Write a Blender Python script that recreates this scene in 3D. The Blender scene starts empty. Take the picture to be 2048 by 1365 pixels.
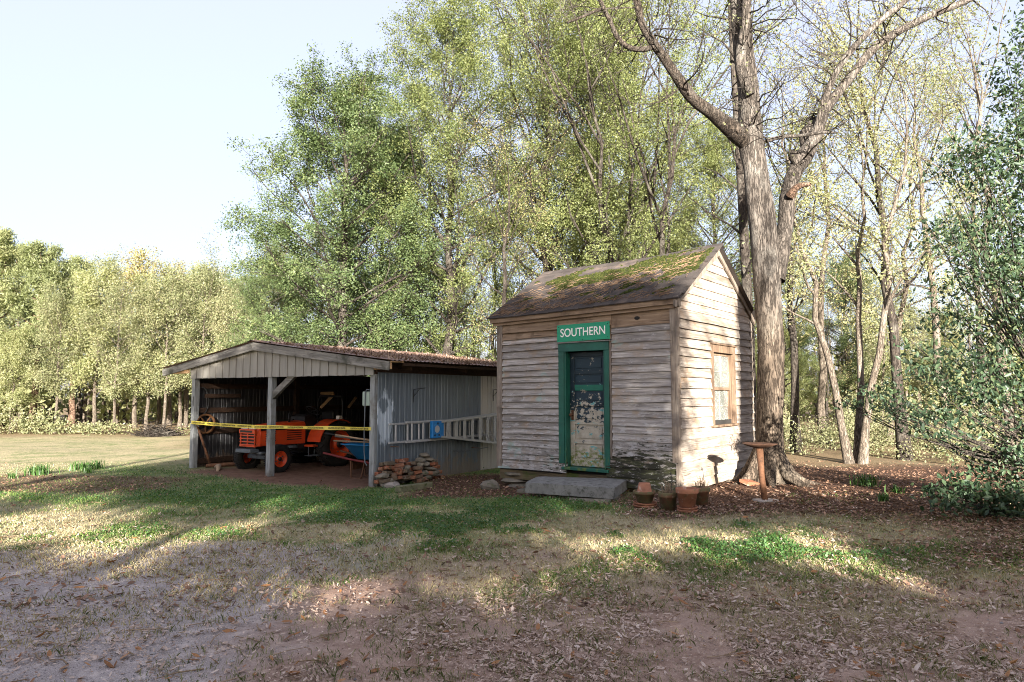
import bpy, math, random
import numpy as np
from mathutils import Vector, Matrix, Euler
R = math.radians
sc = bpy.context.scene
col = sc.collection
# ------------------------------------------------------------------ camera, sky, sun, exposure
CH = 1.5; PITCH = 0.077; FPX = 1365.33
cam = bpy.data.cameras.new('camera'); cam.lens = 24; cam.sensor_width = 36; cam.clip_end = 600; cam.clip_start = .05
cam_o = bpy.data.objects.new('camera', cam); col.objects.link(cam_o)
cam_o.location = (0, 0, CH); cam_o.rotation_euler = (math.pi/2+PITCH, 0, 0)
sc.camera = cam_o
SUN_EL = R(12.5); SUN_AZ = R(5)          # the low sun stands behind the camera, a little to the right
sdir = Vector((math.sin(SUN_AZ)*math.cos(SUN_EL), -math.cos(SUN_AZ)*math.cos(SUN_EL), math.sin(SUN_EL)))
w = bpy.data.worlds.new('World'); sc.world = w; w.use_nodes = True
nt = w.node_tree
sky = nt.nodes.new('ShaderNodeTexSky'); sky.sky_type = 'NISHITA'; sky.sun_disc = False
sky.sun_elevation = SUN_EL; sky.sun_rotation = math.pi-SUN_AZ; sky.air_density = 1.0; sky.dust_density = 3.0; sky.ozone_density = 2.6
bg = nt.nodes['Background']; bg.inputs[1].default_value = 0.075
veil = nt.nodes.new('ShaderNodeMix'); veil.data_type = 'RGBA'; veil.inputs[0].default_value = .72     # an even, thin high veil over the whole sky
veil.inputs[7].default_value = (1.62, 1.56, 1.85, 1)
nt.links.new(sky.outputs[0], veil.inputs[6]); nt.links.new(veil.outputs[2], bg.inputs[0])
sun = bpy.data.lights.new('sun', 'SUN'); sun.energy = 4.2; sun.angle = R(.5); sun.color = (1, .93, .83)
sun_o = bpy.data.objects.new('sun', sun); col.objects.link(sun_o)
sun_o.rotation_euler = sdir.to_track_quat('Z', 'Y').to_euler(); sun_o.location = (5, -30, 20)
sc.view_settings.view_transform = 'Standard'; sc.view_settings.look = 'None'; sc.view_settings.gamma = 1
sc.view_settings.exposure = 2.98
sc.cycles.max_bounces = 6; sc.cycles.diffuse_bounces = 3; sc.cycles.transmission_bounces = 4; sc.cycles.use_denoising = True
sc.cycles.denoising_prefilter = 'NONE'; sc.cycles.pixel_filter_type = 'BLACKMAN_HARRIS'; sc.cycles.filter_width = 1.0

# ------------------------------------------------------------------ terrain
TP = np.array([(0,0,0),(-6,3,0),(6,3,0),(2.5,10.4,0),(4.3,11.6,0),(8,10,0),(3.6,9.8,0),(1.,10.3,-.1),(0,8,-.03),(-.24,12.5,-.15),(-2.55,12.74,-.22),
 (-5,14.3,-.22),(-7.46,15.9,-.21),(-3,17,-.22),(-1,15.5,-.22),(-8,10,-.08),(-9,14,-.15),(8,17,-.25),(14,20,-.5),(4.6,13.5,-.1),(-25,38,-.85),(-18,38,-.95),(-14,28,-.6),
 (10,40,-1),(-45,45,-1),(0,-20,0),(-20,0,0),(20,0,0),(0,-80,0),(0,100,-1.6),(60,60,-1),(-60,20,-.5),(-80,90,-1.6),(0,26,-.5),(-16,20,-.35)])
def terr(x, y):
    x = np.asarray(x, float); y = np.asarray(y, float)
    num = 0; den = 0
    for a, b, c in TP:
        d2 = (x-a)**2+(y-b)**2+.8
        q = d2**-1.6
        num = num+q*c; den = den+q
    z = num/den
    return z + .012*np.sin(x*1.7+.6*y)*np.cos(y*1.3-.4*x)
def T(x, y): return float(terr(x, y))
def ray(px, py):
    a = (px-1024)/FPX; b = (682.5-py)/FPX; c, s = math.cos(PITCH), math.sin(PITCH)
    return (a, c-b*s, s+b*c)
def at(px, py, Y):
    d = ray(px, py); t = Y/d[1]; return Vector((d[0]*t, Y, CH+d[2]*t))
def G(px, py):
    d = ray(px, py); t = 1.5
    for _ in range(400):
        x, y, z = d[0]*t, d[1]*t, CH+d[2]*t
        e = z-T(x, y)
        if e < .003: break
        t += max(e*.9/max(-d[2], .03)*.6, .01) if e < 2 else .5
    return Vector((x, y, T(x, y)))

# ------------------------------------------------------------------ helpers: nodes
class NT:
    def __init__(s, name):
        s.m = bpy.data.materials.new(name); s.m.use_nodes = True; s.t = s.m.node_tree; s.n = s.t.nodes
        s.b = s.n['Principled BSDF']; s.out = s.n['Material Output']; s.b.inputs['Specular IOR Level'].default_value = .3
    def new(s, typ, **k):
        o = s.n.new(typ)
        for a, v in k.items(): setattr(o, a, v)
        return o
    def put(s, inp, v):
        if hasattr(v, 'is_linked') or hasattr(v, 'links'): s.t.links.new(v, inp)
        elif isinstance(v, (tuple, list)) and len(v) == 3 and inp.type == 'RGBA': inp.default_value = (*v, 1)
        else: inp.default_value = v
    def co(s, kind='Object', scale=(1,1,1), rnd=True):
        tc = s.new('ShaderNodeTexCoord').outputs[kind] if kind != 'World' else s.new('ShaderNodeNewGeometry').outputs['Position']
        if rnd and kind == 'Object':
            oi = s.new('ShaderNodeObjectInfo'); mu = s.math('MULTIPLY', oi.outputs['Random'], 37.)
            ad = s.new('ShaderNodeVectorMath', operation='ADD'); s.put(ad.inputs[0], tc); s.put(ad.inputs[1], mu); tc = ad.outputs[0]
        mp = s.new('ShaderNodeMapping'); s.put(mp.inputs[0], tc); mp.inputs['Scale'].default_value = scale
        return mp.outputs[0]
    def noise(s, vec, scale=5, detail=4, rough=.6):
        o = s.new('ShaderNodeTexNoise'); s.put(o.inputs['Vector'], vec); o.inputs['Scale'].default_value = scale
        o.inputs['Detail'].default_value = detail; o.inputs['Roughness'].default_value = rough
        return o.outputs[0]
    def math(s, op, a, b=0., clamp=False):
        o = s.new('ShaderNodeMath', operation=op, use_clamp=clamp); s.put(o.inputs[0], a); s.put(o.inputs[1], b); return o.outputs[0]
    def ramp(s, fac, stops):
        o = s.new('ShaderNodeValToRGB'); s.put(o.inputs[0], fac); e = o.color_ramp.elements
        while len(e) < len(stops): e.new(.5)
        for i, (p, c) in enumerate(stops):
            e[i].position = p; e[i].color = (*c, 1) if len(c) == 3 else c
        return o.outputs[0]
    def step(s, v, lo, hi):
        o = s.new('ShaderNodeMapRange'); o.interpolation_type = 'SMOOTHSTEP'; s.put(o.inputs[0], v); o.inputs[1].default_value = lo; o.inputs[2].default_value = hi
        return o.outputs[0]
    def mix(s, fac, a, b, mode='MIX'):
        o = s.new('ShaderNodeMix', data_type='RGBA', blend_type=mode); s.put(o.inputs[0], fac); s.put(o.inputs[6], a); s.put(o.inputs[7], b); return o.outputs[2]
    def rand(s): return s.new('ShaderNodeObjectInfo').outputs['Random']
    def island(s): return s.new('ShaderNodeNewGeometry').outputs['Random Per Island']
    def wz(s, ax=2):
        o = s.new('ShaderNodeSeparateXYZ'); s.put(o.inputs[0], s.new('ShaderNodeNewGeometry').outputs['Position']); return o.outputs[ax]
    def attr(s, n): return s.new('ShaderNodeAttribute', attribute_name=n).outputs['Fac']
    def bump(s, hgt, strength=.4, dist=.01):
        o = s.new('ShaderNodeBump'); s.put(o.inputs['Height'], hgt); o.inputs['Strength'].default_value = strength; o.inputs['Distance'].default_value = dist
        s.t.links.new(o.outputs[0], s.b.inputs['Normal'])
    def fin(s, colr, rough=.75, metal=0, spec=.3):
        s.put(s.b.inputs['Base Color'], colr); s.put(s.b.inputs['Roughness'], rough); s.b.inputs['Metallic'].default_value = metal
        s.b.inputs['Specular IOR Level'].default_value = spec
        return s.m
def sc3(c, k): return tuple(x*k for x in c)

def wood_mat(name, dark, light, axis=0, stain=None, var=.35, front=False):
    n = NT(name); sca = [14., 14., 14.]; sca[axis] = 1.1; fs = [70., 70., 70.]; fs[axis] = 2.5
    v = n.co('Object', sca); g = n.noise(v, 1.6, 7, .65); g2 = n.noise(n.co('Object', fs), 1, 3, .5)
    c = n.ramp(g, [(.3, dark), (.55, tuple((a+b)/2 for a, b in zip(dark, light))), (.72, light)])
    c = n.mix(n.step(g2, .55, .75), c, sc3(dark, .45))
    big = n.noise(n.co('Object', (1.3, 1.3, 1.3)), 2.2, 4)
    if stain: c = n.mix(n.step(big, .5, .72), c, stain)
    r = n.math('MULTIPLY_ADD', n.rand(), var*2); n.n[-1].inputs[2].default_value = 1-var
    c = n.mix(1., c, r, 'MULTIPLY')
    if front:
        z = n.wz(); x = n.wz(0); wv = n.co('World', (1, 1, 1))
        pn = n.noise(n.co('World', (3, 3, 9)), 2.2, 6, .7)
        low = n.step(z, 2.1, .35)
        pm = n.step(n.math('ADD', pn, n.math('MULTIPLY', low, .09)), .57, .68)
        c = n.mix(n.math('MULTIPLY', pm, .5), c, (.44, .43, .42))
        teal = n.step(n.math('ADD', n.noise(wv, 2.3, 3), n.math('MULTIPLY', n.step(z, 1.1, .6), .06)), .63, .7)
        c = n.mix(n.math('MULTIPLY', teal, .4), c, (.16, .33, .30))
        mn = n.noise(n.co('World', (2.6, 2.6, 13)), 2.2, 7, .75)
        mk = n.math('MULTIPLY', n.step(z, .95, .25), n.step(x, -.3, 1.8))
        mm = n.step(n.math('ADD', mn, n.math('MULTIPLY', mk, .22)), .62, .67)
        c = n.mix(n.math('MULTIPLY', mm, n.step(z, 1.25, .9)), c, (.028, .027, .018))
        gm = n.math('MULTIPLY', n.step(n.noise(n.co('World', (1.6, 1.6, 8)), 2.1, 6, .7), .46, .62), n.step(z, .8, .2))
        c = n.mix(n.math('MULTIPLY', gm, n.math('MULTIPLY', n.step(x, .2, 1.9), .6)), c, (.075, .082, .03))
        ln = n.step(n.noise(wv, 14, 5, .7), .64, .68)
        c = n.mix(n.math('MULTIPLY', ln, n.step(z, 1.0, .6)), c, (.55, .56, .5))
    n.bump(n.math('ADD', g, n.math('MULTIPLY', g2, .7)), .5, .006)
    return n.fin(c, .85, 0, .2)
def flat_mat(name, base, rough=.6, metal=0, var=.25, scale=4., spec=.3, dirt=None, dirt_at=(.55, .7), bump=.15, kind='Object'):
    n = NT(name); g = n.noise(n.co(kind), scale, 6, .65)
    c = n.ramp(g, [(.25, sc3(base, 1-var)), (.75, tuple(min(1, x*(1+var)) for x in base))])
    if dirt: c = n.mix(n.step(n.noise(n.co(kind), scale*1.7, 6, .7), *dirt_at), c, dirt)
    n.bump(n.noise(n.co(kind), scale*8, 3), bump, .004)
    return n.fin(c, rough, metal, spec)
def leaf_mat(name, cols, trans=.35, rough=.5, spec=.3, isl=.6):
    """leaf colour differs from leaf to leaf and in broad sweeps from branch to branch"""
    n = NT(name); k = len(cols)
    f = n.math('ADD', n.math('MULTIPLY', n.island(), isl), n.math('MULTIPLY', n.noise(n.co('Object', (1,1,1), False), .6, 3), 1-isl))
    oi = n.math('MULTIPLY', n.math('SUBTRACT', n.rand(), .5), .22)
    f = n.math('ADD', f, oi, True)
    c = n.ramp(f, [(.12+.76*i/(k-1), q) for i, q in enumerate(cols)])
    n.fin(c, rough, 0, spec)
    tr = n.new('ShaderNodeBsdfTranslucent'); n.put(tr.inputs[0], n.mix(1., c, (1.5, 1.6, .9), 'MULTIPLY'))
    mx = n.new('ShaderNodeMixShader'); mx.inputs[0].default_value = trans
    n.t.links.new(n.b.outputs[0], mx.inputs[1]); n.t.links.new(tr.outputs[0], mx.inputs[2]); n.t.links.new(mx.outputs[0], n.out.inputs[0])
    return n.m
def bark_mat(name, dark, light, lichen=None, sx=9, foot=None):
    n = NT(name); v = n.co('Object', (sx, sx, sx*.22), False); g = n.noise(v, 2.2, 6, .7)
    v2 = n.co('Object', (sx*1.9, sx*1.9, sx*.30), False); w1 = n.noise(v2, 1.5, 3, .6)
    e = n.step(n.math('ABSOLUTE', n.math('SUBTRACT', w1, .5)), .0, .085)       # ridged noise: long broken furrows
    c = n.ramp(g, [(.3, dark), (.7, light)]); c = n.mix(n.math('MULTIPLY', n.math('SUBTRACT', 1., e), .75), c, sc3(dark, .35))
    if lichen: c = n.mix(n.math('MULTIPLY', n.step(n.noise(n.co('Object', (1,1,.6), False), 1.5, 6, .7), .5, .66), .8), c, lichen)
    if foot:   # older, browner bark on the lowest three metres
        k = n.step(n.math('ADD', n.wz(), n.math('MULTIPLY', n.noise(n.co('Object', (1,1,.5), False), 1.3, 4), 1.6)), 4.6, 2.6); c = n.mix(k, c, n.mix(1., c, foot, 'MULTIPLY'))
    n.bump(n.math('ADD', n.math('MULTIPLY', e, .8), g), .9, .03)
    return n.fin(c, .9, 0, .15)

# ------------------------------------------------------------------ helpers: meshes
def mesh_np(name, V, F, mats=None, smooth=False, attrs=None):
    """V (n,3); F a list of arrays (m,k)"""
    me = bpy.data.meshes.new(name); V = np.asarray(V, np.float32)
    me.vertices.add(len(V)); me.vertices.foreach_set('co', V.ravel())
    F = [np.asarray(f, np.int32) for f in F if len(f)]
    nl = sum(f.size for f in F); npoly = sum(len(f) for f in F)
    me.loops.add(nl); me.loops.foreach_set('vertex_index', np.concatenate([f.ravel() for f in F]))
    me.polygons.add(npoly)
    tot = np.concatenate([np.full(len(f), f.shape[1], np.int32) for f in F])
    me.polygons.foreach_set('loop_start', np.concatenate([[0], np.cumsum(tot)[:-1]]).astype(np.int32))
    if smooth: me.polygons.foreach_set('use_smooth', np.ones(npoly, bool))
    if attrs:
        for k, a in attrs.items():
            at_ = me.attributes.new(k, 'FLOAT', 'POINT'); at_.data.foreach_set('value', np.asarray(a, np.float32))
    me.update(calc_edges=True)
    return me
class MB:
    def __init__(s): s.v = []; s.f = []
    def add(s, V, F):
        o = len(s.v); s.v += [tuple(p) for p in V]; s.f += [tuple(i+o for i in f) for f in F]; return s
    def box(s, a, b, M=None, taper=None):
        x0, y0, z0 = a; x1, y1, z1 = b
        V = [(x0,y0,z0),(x1,y0,z0),(x1,y1,z0),(x0,y1,z0),(x0,y0,z1),(x1,y0,z1),(x1,y1,z1),(x0,y1,z1)]
        if M is not None: V = [tuple(M @ Vector(p)) for p in V]
        return s.add(V, [(0,3,2,1),(4,5,6,7),(0,1,5,4),(1,2,6,5),(2,3,7,6),(3,0,4,7)])
    def bbox(s, a, b, c=.01, M=None):
        """box with chamfered edges"""
        x0,y0,z0 = a; x1,y1,z1 = b; c = min(c, (x1-x0)*.45, (y1-y0)*.45, (z1-z0)*.45)
        V = []; idx = {}
        for i, X in enumerate((x0, x1)):
            for j, Y in enumerate((y0, y1)):
                for k, Z in enumerate((z0, z1)):
                    sx, sy, sz = (1, -1)[i], (1, -1)[j], (1, -1)[k]
                    idx[i,j,k,0] = len(V); V.append((X, Y+sy*c, Z+sz*c))
                    idx[i,j,k,1] = len(V); V.append((X+sx*c, Y, Z+sz*c))
                    idx[i,j,k,2] = len(V); V.append((X+sx*c, Y+sy*c, Z))
        I = lambda *q: idx[q]; F = []
        for i in (0, 1):
            q = [I(i,0,0,0), I(i,1,0,0), I(i,1,1,0), I(i,0,1,0)]; F.append(q if i else q[::-1])
            q = [I(0,i,0,1), I(1,i,0,1), I(1,i,1,1), I(0,i,1,1)]; F.append(q[::-1] if i else q)
            q = [I(0,0,i,2), I(1,0,i,2), I(1,1,i,2), I(0,1,i,2)]; F.append(q if i else q[::-1])
        for j in (0, 1):
            for k in (0, 1):
                q = [I(0,j,k,1), I(1,j,k,1), I(1,j,k,2), I(0,j,k,2)]; F.append(q if (j+k) % 2 else q[::-1])
                q = [I(j,0,k,0), I(j,1,k,0), I(j,1,k,2), I(j,0,k,2)]; F.append(q[::-1] if (j+k) % 2 else q)
                q = [I(j,k,0,0), I(j,k,1,0), I(j,k,1,1), I(j,k,0,1)]; F.append(q if (j+k) % 2 else q[::-1])
        for i in (0, 1):
            for j in (0, 1):
                for k in (0, 1):
                    q = [I(i,j,k,0), I(i,j,k,1), I(i,j,k,2)]; F.append(q if (i+j+k) % 2 else q[::-1])
        if M is not None: V = [tuple(M @ Vector(p)) for p in V]
        return s.add(V, F)
    def tube(s, P, rad, n=8, cap=True):
        V, F = tube_np(np.array([tuple(p) for p in P], float), np.broadcast_to(np.array(rad, float), (len(P),)), n)
        F = [tuple(q) for q in F]
        if cap:
            m = len(P)
            F += [tuple(range(n))[::-1], tuple(range((m-1)*n, m*n))]
        return s.add([tuple(p) for p in V], F)
    def lathe(s, prof, n=24, M=None, closed=False):
        V = []; m = len(prof)
        for r, z in prof:
            for i in range(n):
                a = 2*math.pi*i/n; V.append((r*math.cos(a), r*math.sin(a), z))
        F = []
        for j in range(m if closed else m-1):
            for i in range(n):
                a, b = j*n+i, j*n+(i+1) % n; k = (j+1) % m
                F.append((a, b, k*n+(i+1) % n, k*n+i))
        if M is not None: V = [tuple(M @ Vector(p)) for p in V]
        return s.add(V, F)
    def prism(s, P, n, a, b):
        """polygon P extruded; n: axis the polygon lies across, from a to b"""
        m = len(P); V = []
        for h in (a, b):
            for p in P:
                q = list(p); q.insert(n, h); V.append(tuple(q))
        F = [tuple(range(m))[::-1], tuple(range(m, 2*m))]+[(i, (i+1) % m, m+(i+1) % m, m+i) for i in range(m)]
        return s.add(V, F)
    def jit(s, k, rng):
        s.v = [(x+rng.uniform(-k, k), y+rng.uniform(-k, k), z+rng.uniform(-k, k)) for x, y, z in s.v]; return s
    def mesh(s, name, smooth=False):
        me = bpy.data.meshes.new(name); me.from_pydata(s.v, [], s.f); me.update()
        import bmesh
        bm = bmesh.new(); bm.from_mesh(me); bmesh.ops.recalc_face_normals(bm, faces=bm.faces); bm.to_mesh(me); bm.free()
        if smooth: me.polygons.foreach_set('use_smooth', [True]*len(me.polygons))
        return me
    def build(s, name, mat, parent=None, loc=(0,0,0), rot=(0,0,0), smooth=False):
        return obj(name, s.mesh(name, smooth), mat, parent, loc, rot)
def tube_np(P, rad, n):
    m = len(P); t = np.gradient(P, axis=0); t /= np.linalg.norm(t, axis=1)[:, None]+1e-9
    ref = np.array([0, 0, 1.]) if abs(t[0, 2]) < .9 else np.array([1., 0, 0])
    u = np.cross(t[0], ref); u /= np.linalg.norm(u); U = []
    for i in range(m):
        u = u-t[i]*np.dot(u, t[i]); u /= np.linalg.norm(u)+1e-9; U.append(u)
    U = np.array(U); W = np.cross(t, U)
    a = np.arange(n)*2*np.pi/n
    V = P[:, None, :]+rad[:, None, None]*(U[:, None, :]*np.cos(a)[None, :, None]+W[:, None, :]*np.sin(a)[None, :, None])
    i, j = np.meshgrid(np.arange(m-1), np.arange(n), indexing='ij'); k = (j+1) % n
    F = np.stack([i*n+j, i*n+k, (i+1)*n+k, (i+1)*n+j], -1).reshape(-1, 4)
    return V.reshape(-1, 3), F
def tubes_mesh(name, paths, smooth=True):
    Vs = []; Fs = []; o = 0
    for P, rad in paths:
        r0 = max(rad); n = 12 if r0 > .12 else 7 if r0 > .05 else 5 if r0 > .02 else 3
        V, F = tube_np(np.asarray(P, float), np.asarray(rad, float), n); Vs.append(V); Fs.append(F+o); o += len(V)
    return mesh_np(name, np.concatenate(Vs), [np.concatenate(Fs)], smooth=smooth)
def link(o, parent=None):
    col.objects.link(o)
    if parent is not None: o.parent = parent
    return o
def obj(name, me, mat, parent=None, loc=(0,0,0), rot=(0,0,0), scale=None):
    if mat is not None and len(me.materials) == 0: me.materials.append(mat)
    o = bpy.data.objects.new(name, me); link(o, parent); o.location = loc; o.rotation_euler = rot
    if scale is not None: o.scale = scale
    return o
def tag(o, label=None, cat=None, group=None, kind=None):
    for k, v in (('label', label), ('category', cat), ('group', group), ('kind', kind)):
        if v: o[k] = v
    return o
def thing(name, label, cat, loc=(0,0,0), rotz=0., group=None, scale=None):
    o = bpy.data.objects.new(name, None); link(o); o.location = loc; o.rotation_euler = (0, 0, rotz)
    o.empty_display_size = .1
    if scale is not None: o.scale = scale
    return tag(o, label, cat, group)
def text_mesh(txt, size, extrude=.002, bold=0., sx=1.):
    cu = bpy.data.curves.new('text', 'FONT'); cu.body = txt; cu.size = size; cu.extrude = extrude; cu.offset = bold
    cu.align_x = 'CENTER'; cu.align_y = 'CENTER'
    o = bpy.data.objects.new('text', cu); col.objects.link(o)
    bpy.context.view_layer.update()
    me = bpy.data.meshes.new_from_object(o.evaluated_get(bpy.context.evaluated_depsgraph_get()))
    bpy.data.objects.remove(o); bpy.data.curves.remove(cu)
    if sx != 1: me.transform(Matrix.Diagonal((sx, 1, 1, 1)))
    return me
def leaves_np(C, size, rng, aspect=.5, droop=.0, fold=False, up=None):
    """rhombic leaves at centres C with random turns"""
    n = len(C); size = np.broadcast_to(size, (n,))
    d = rng.normal(size=(n, 3)); d[:, 2] -= droop; d /= np.linalg.norm(d, axis=1)[:, None]
    q = rng.normal(size=(n, 3))
    if up is not None: q = q+np.asarray(up)
    nn = q-d*np.sum(q*d, 1)[:, None]; nn /= np.linalg.norm(nn, axis=1)[:, None]+1e-9
    s = np.cross(nn, d); L = size[:, None]*.5; W = L*aspect
    if not fold:
        V = np.stack([C-d*L, C+s*W, C+d*L, C-s*W], 1).reshape(-1, 3)
        return V, np.arange(n*4).reshape(n, 4)
    k = nn*W*.35
    V = np.stack([C-d*L, C-d*L*.1+s*W+k, C+d*L*.55+s*W*.7+k, C+d*L*1.05, C+d*L*.55-s*W*.7+k, C-d*L*.1-s*W+k], 1).reshape(-1, 3)
    b = np.arange(n)[:, None]*6
    return V, np.concatenate([b+np.array([[0, 1, 2, 3]]), b+np.array([[0, 3, 4, 5]])])

# ------------------------------------------------------------------ materials
GREY = (.30, .275, .25)
m_front = wood_mat('weathered_siding', (.145, .127, .115), (.41, .38, .355), 0, (.25, .19, .14), .22, True)
m_side = wood_mat('tan_siding', (.15, .115, .09), (.46, .405, .345), 0, (.22, .155, .105), .26)  # cleaner, paler tan-brown boards of the side wall
m_brown = wood_mat('brown_board', (.14, .092, .06), (.30, .22, .15), 0, (.09, .062, .042), .15)
m_brownz = wood_mat('brown_post', (.13, .10, .078), (.30, .255, .21), 2, (.095, .08, .065), .15)
m_greyx = wood_mat('grey_plank', (.10, .094, .086), (.29, .275, .25), 0, (.055, .055, .043), .15)
m_greyz = wood_mat('grey_post', (.15, .158, .16), (.33, .34, .335), 2, (.11, .098, .08), .12)
m_oldx = wood_mat('dark_rafter', (.13, .08, .05), (.28, .18, .11), 0, None, .2)
m_rafter_end = wood_mat('cut_rafter', (.30, .18, .09), (.50, .33, .18), 0, None, .1)
m_beam = wood_mat('mossy_sill', (.05, .04, .025), (.16, .12, .07), 0, (.05, .065, .015), .2)
m_dark = flat_mat('dark_inside', (.02, .018, .016), .95)
def green_paint():
    n = NT('green_paint'); z = n.wz(); wv = n.co('World', (1, 1, .35))
    c = n.ramp(n.noise(n.co('World'), 3, 4), [(.3, (.006, .058, .04)), (.75, (.012, .10, .068))])
    ch = n.step(n.noise(wv, 16, 6, .75), .64, .70)
    c = n.mix(n.math('MULTIPLY', ch, .8), c, (.17, .13, .09))
    c = n.mix(n.math('MULTIPLY', n.step(n.noise(wv, 7, 4), .5, .7), n.step(z, .9, .3)), c, (.10, .13, .02))
    n.bump(n.noise(wv, 20, 4), .3, .004); return n.fin(c, .5, 0, .35)
m_green = green_paint()
def door_mat(name, base):
    n = NT(name); z = n.wz(); wv = n.co('World', (3.6, 3.6, 5.)); c = base
    c = n.mix(n.noise(n.co('World'), 5, 4), sc3(base, .7), sc3(base, 1.35))
    peel = n.math('ADD', n.noise(wv, 2.6, 8, .72), n.math('MULTIPLY', n.step(z, 1.75, .65), .27))
    pk = n.step(peel, .625, .64)
    old = n.ramp(n.noise(n.co('World'), 9, 5), [(.3, (.27, .235, .18)), (.7, (.42, .38, .31))])
    old = n.mix(n.step(n.noise(n.co('World', (2, 2, 4)), 2.5, 3), .60, .64), old, (.12, .30, .30))
    c = n.mix(pk, c, old)
    ms = n.math('MULTIPLY', n.step(n.noise(wv, 3.5, 6, .7), .42, .6), n.step(z, .66, .5))
    c = n.mix(ms, c, (.12, .14, .03))
    n.bump(pk, .6, .002); return n.fin(c, .5, 0, .3)
m_door = door_mat('peeling_blue_paint', (.010, .026, .038)); m_doorg = door_mat('peeling_green_paint', (.008, .10, .065))
m_rail = door_mat('peeling_rail_paint', (.008, .020, .028))
m_sign = flat_mat('sign_green', (.004, .225, .115), .45, 0, .07, 3, .4, bump=.03)
m_white = flat_mat('white_letter', (.74, .73, .69), .6, 0, .08, 8)
m_glass = NT('window_glass'); m_glass.b.inputs['Transmission Weight'].default_value = .85; m_glass = m_glass.fin((.75, .78, .75), .06, 0, .6)
m_winwood = wood_mat('window_wood', (.09, .056, .036), (.24, .17, .115), 2, (.07, .045, .03), .15)
m_curtain = flat_mat('curtain', (.10, .092, .076), .9, 0, .2, 7)
def shingle_mat():
    n = NT('asphalt_shingle'); g = n.noise(n.co('Object'), 90, 3, .8); k = n.rand()
    c = n.ramp(k, [(0, (.03, .026, .025)), (.5, (.066, .057, .052)), (1, (.125, .105, .092))])
    c = n.mix(n.step(g, .4, .75), sc3((.07, .06, .055), .7), c); c = n.mix(n.step(n.noise(n.co('World'), 2.5, 5), .55, .7), c, (.10, .078, .066))
    n.bump(g, .6, .004); return n.fin(c, .95, 0, .1)
m_shingle = shingle_mat()
m_moss = leaf_mat('roof_moss', [(.015, .021, .006), (.03, .036, .01), (.058, .062, .017)], .1, .95, .05)
m_needle = leaf_mat('dry_needles', [(.10, .065, .042), (.20, .13, .085), (.30, .21, .14)], .1, .9, .05)
def metal_mat(name, base, rust=(.12, .07, .045), rk=.62, var=.2, rough=.5):
    n = NT(name); g = n.noise(n.co('World', (2, 2, .4)), 3, 5); c = n.ramp(g, [(.25, sc3(base, 1-var)), (.75, sc3(base, 1+var))])
    st = n.noise(n.co('World', (14, 14, .7)), 1.2, 4); c = n.mix(n.math('MULTIPLY', n.step(st, .55, .72), .5), c, sc3(base, .45))
    c = n.mix(n.math('MULTIPLY', n.step(n.math('ADD', n.noise(n.co('World', (3, 3, 1.3)), 3, 6, .7), n.math('MULTIPLY', n.step(n.wz(), .25, -.2), .3)), rk, rk+.1), .75), c, rust)
    n.bump(g, .2, .005); return n.fin(c, rough, .25, .4)
def side_metal():
    n = NT('blue_grey_metal'); base = (.115, .14, .165)
    g = n.noise(n.co('World', (2, 2, .4)), 3, 5); c = n.ramp(g, [(.25, sc3(base, .75)), (.75, sc3(base, 1.25))])
    st = n.noise(n.co('World', (14, 14, .6)), 1.2, 4); c = n.mix(n.math('MULTIPLY', n.step(st, .55, .72), .45), c, sc3(base, .5))
    lo = n.step(n.math('ADD', n.noise(n.co('World', (3, 3, 1.3)), 3, 6, .7), n.math('MULTIPLY', n.step(n.wz(), .5, -.2), .3)), .62, .74)
    c = n.mix(n.math('MULTIPLY', lo, .7), c, (.17, .135, .10))
    # touched-up paint splash near the corner post
    def blob(px, pz, rx, rz, seed, lo_, hi_):
        x = n.wz(0); z = n.wz(2)
        a = n.math('DIVIDE', n.math('SUBTRACT', x, px), rx); b = n.math('DIVIDE', n.math('SUBTRACT', z, pz), rz)
        d = n.math('SQRT', n.math('ADD', n.math('MULTIPLY', a, a), n.math('MULTIPLY', b, b)))
        d = n.math('ADD', d, n.math('MULTIPLY', n.noise(n.co('World', (11, 11, 2.2)), 1.3+seed, 5, .7), 1.3))
        return n.step(d, hi_, lo_)
    c = n.mix(blob(-2.40, 1.05, .16, .62, 0, 1.3, 1.5), c, (.40, .46, .52))
    c = n.mix(blob(-2.42, 1.28, .09, .22, .7, 1.3, 1.42), c, (.13, .16, .19))
    c = n.mix(n.step(n.wz(0), -.72, -.70), c, (.42, .39, .34))  # sunlight on the wall's far end painted in as beige
    n.bump(g, .2, .004); return n.fin(c, .5, .15, .4)
m_blue = side_metal()
m_gable = metal_mat('pale_metal', (.25, .236, .21), (.16, .14, .11), .68, .12, .6)
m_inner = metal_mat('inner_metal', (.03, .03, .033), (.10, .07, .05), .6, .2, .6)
def roof_metal():
    n = NT('rusty_roof'); wv = n.co('World')
    c = n.ramp(n.noise(wv, 1.2, 6, .7), [(.35, (.17, .15, .14)), (.5, (.20, .11, .08)), (.65, (.27, .25, .25))])
    n.bump(n.noise(wv, 12, 3), .3, .01); return n.fin(c, .7, .1, .3)
m_roofmetal = roof_metal()
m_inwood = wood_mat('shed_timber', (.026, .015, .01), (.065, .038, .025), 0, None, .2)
m_alu = flat_mat('dull_aluminium', (.42, .42, .42), .5, .35, .15, 5, .4, (.24, .2, .16), (.6, .75))
m_bluep = flat_mat('blue_plastic', (.012, .16, .42), .5, 0, .25, 9, .4, (.10, .28, .50), (.6, .68))
m_orange = flat_mat('tractor_orange', (.56, .058, .012), .38, 0, .18, 3, .45, (.26, .10, .055), (.5, .8), .06)
m_black = flat_mat('black_plastic', (.012, .012, .013), .5, 0, .3, 6)
m_decal = flat_mat('black_decal', (.008, .008, .009), .4, 0, .1, 6)
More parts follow.
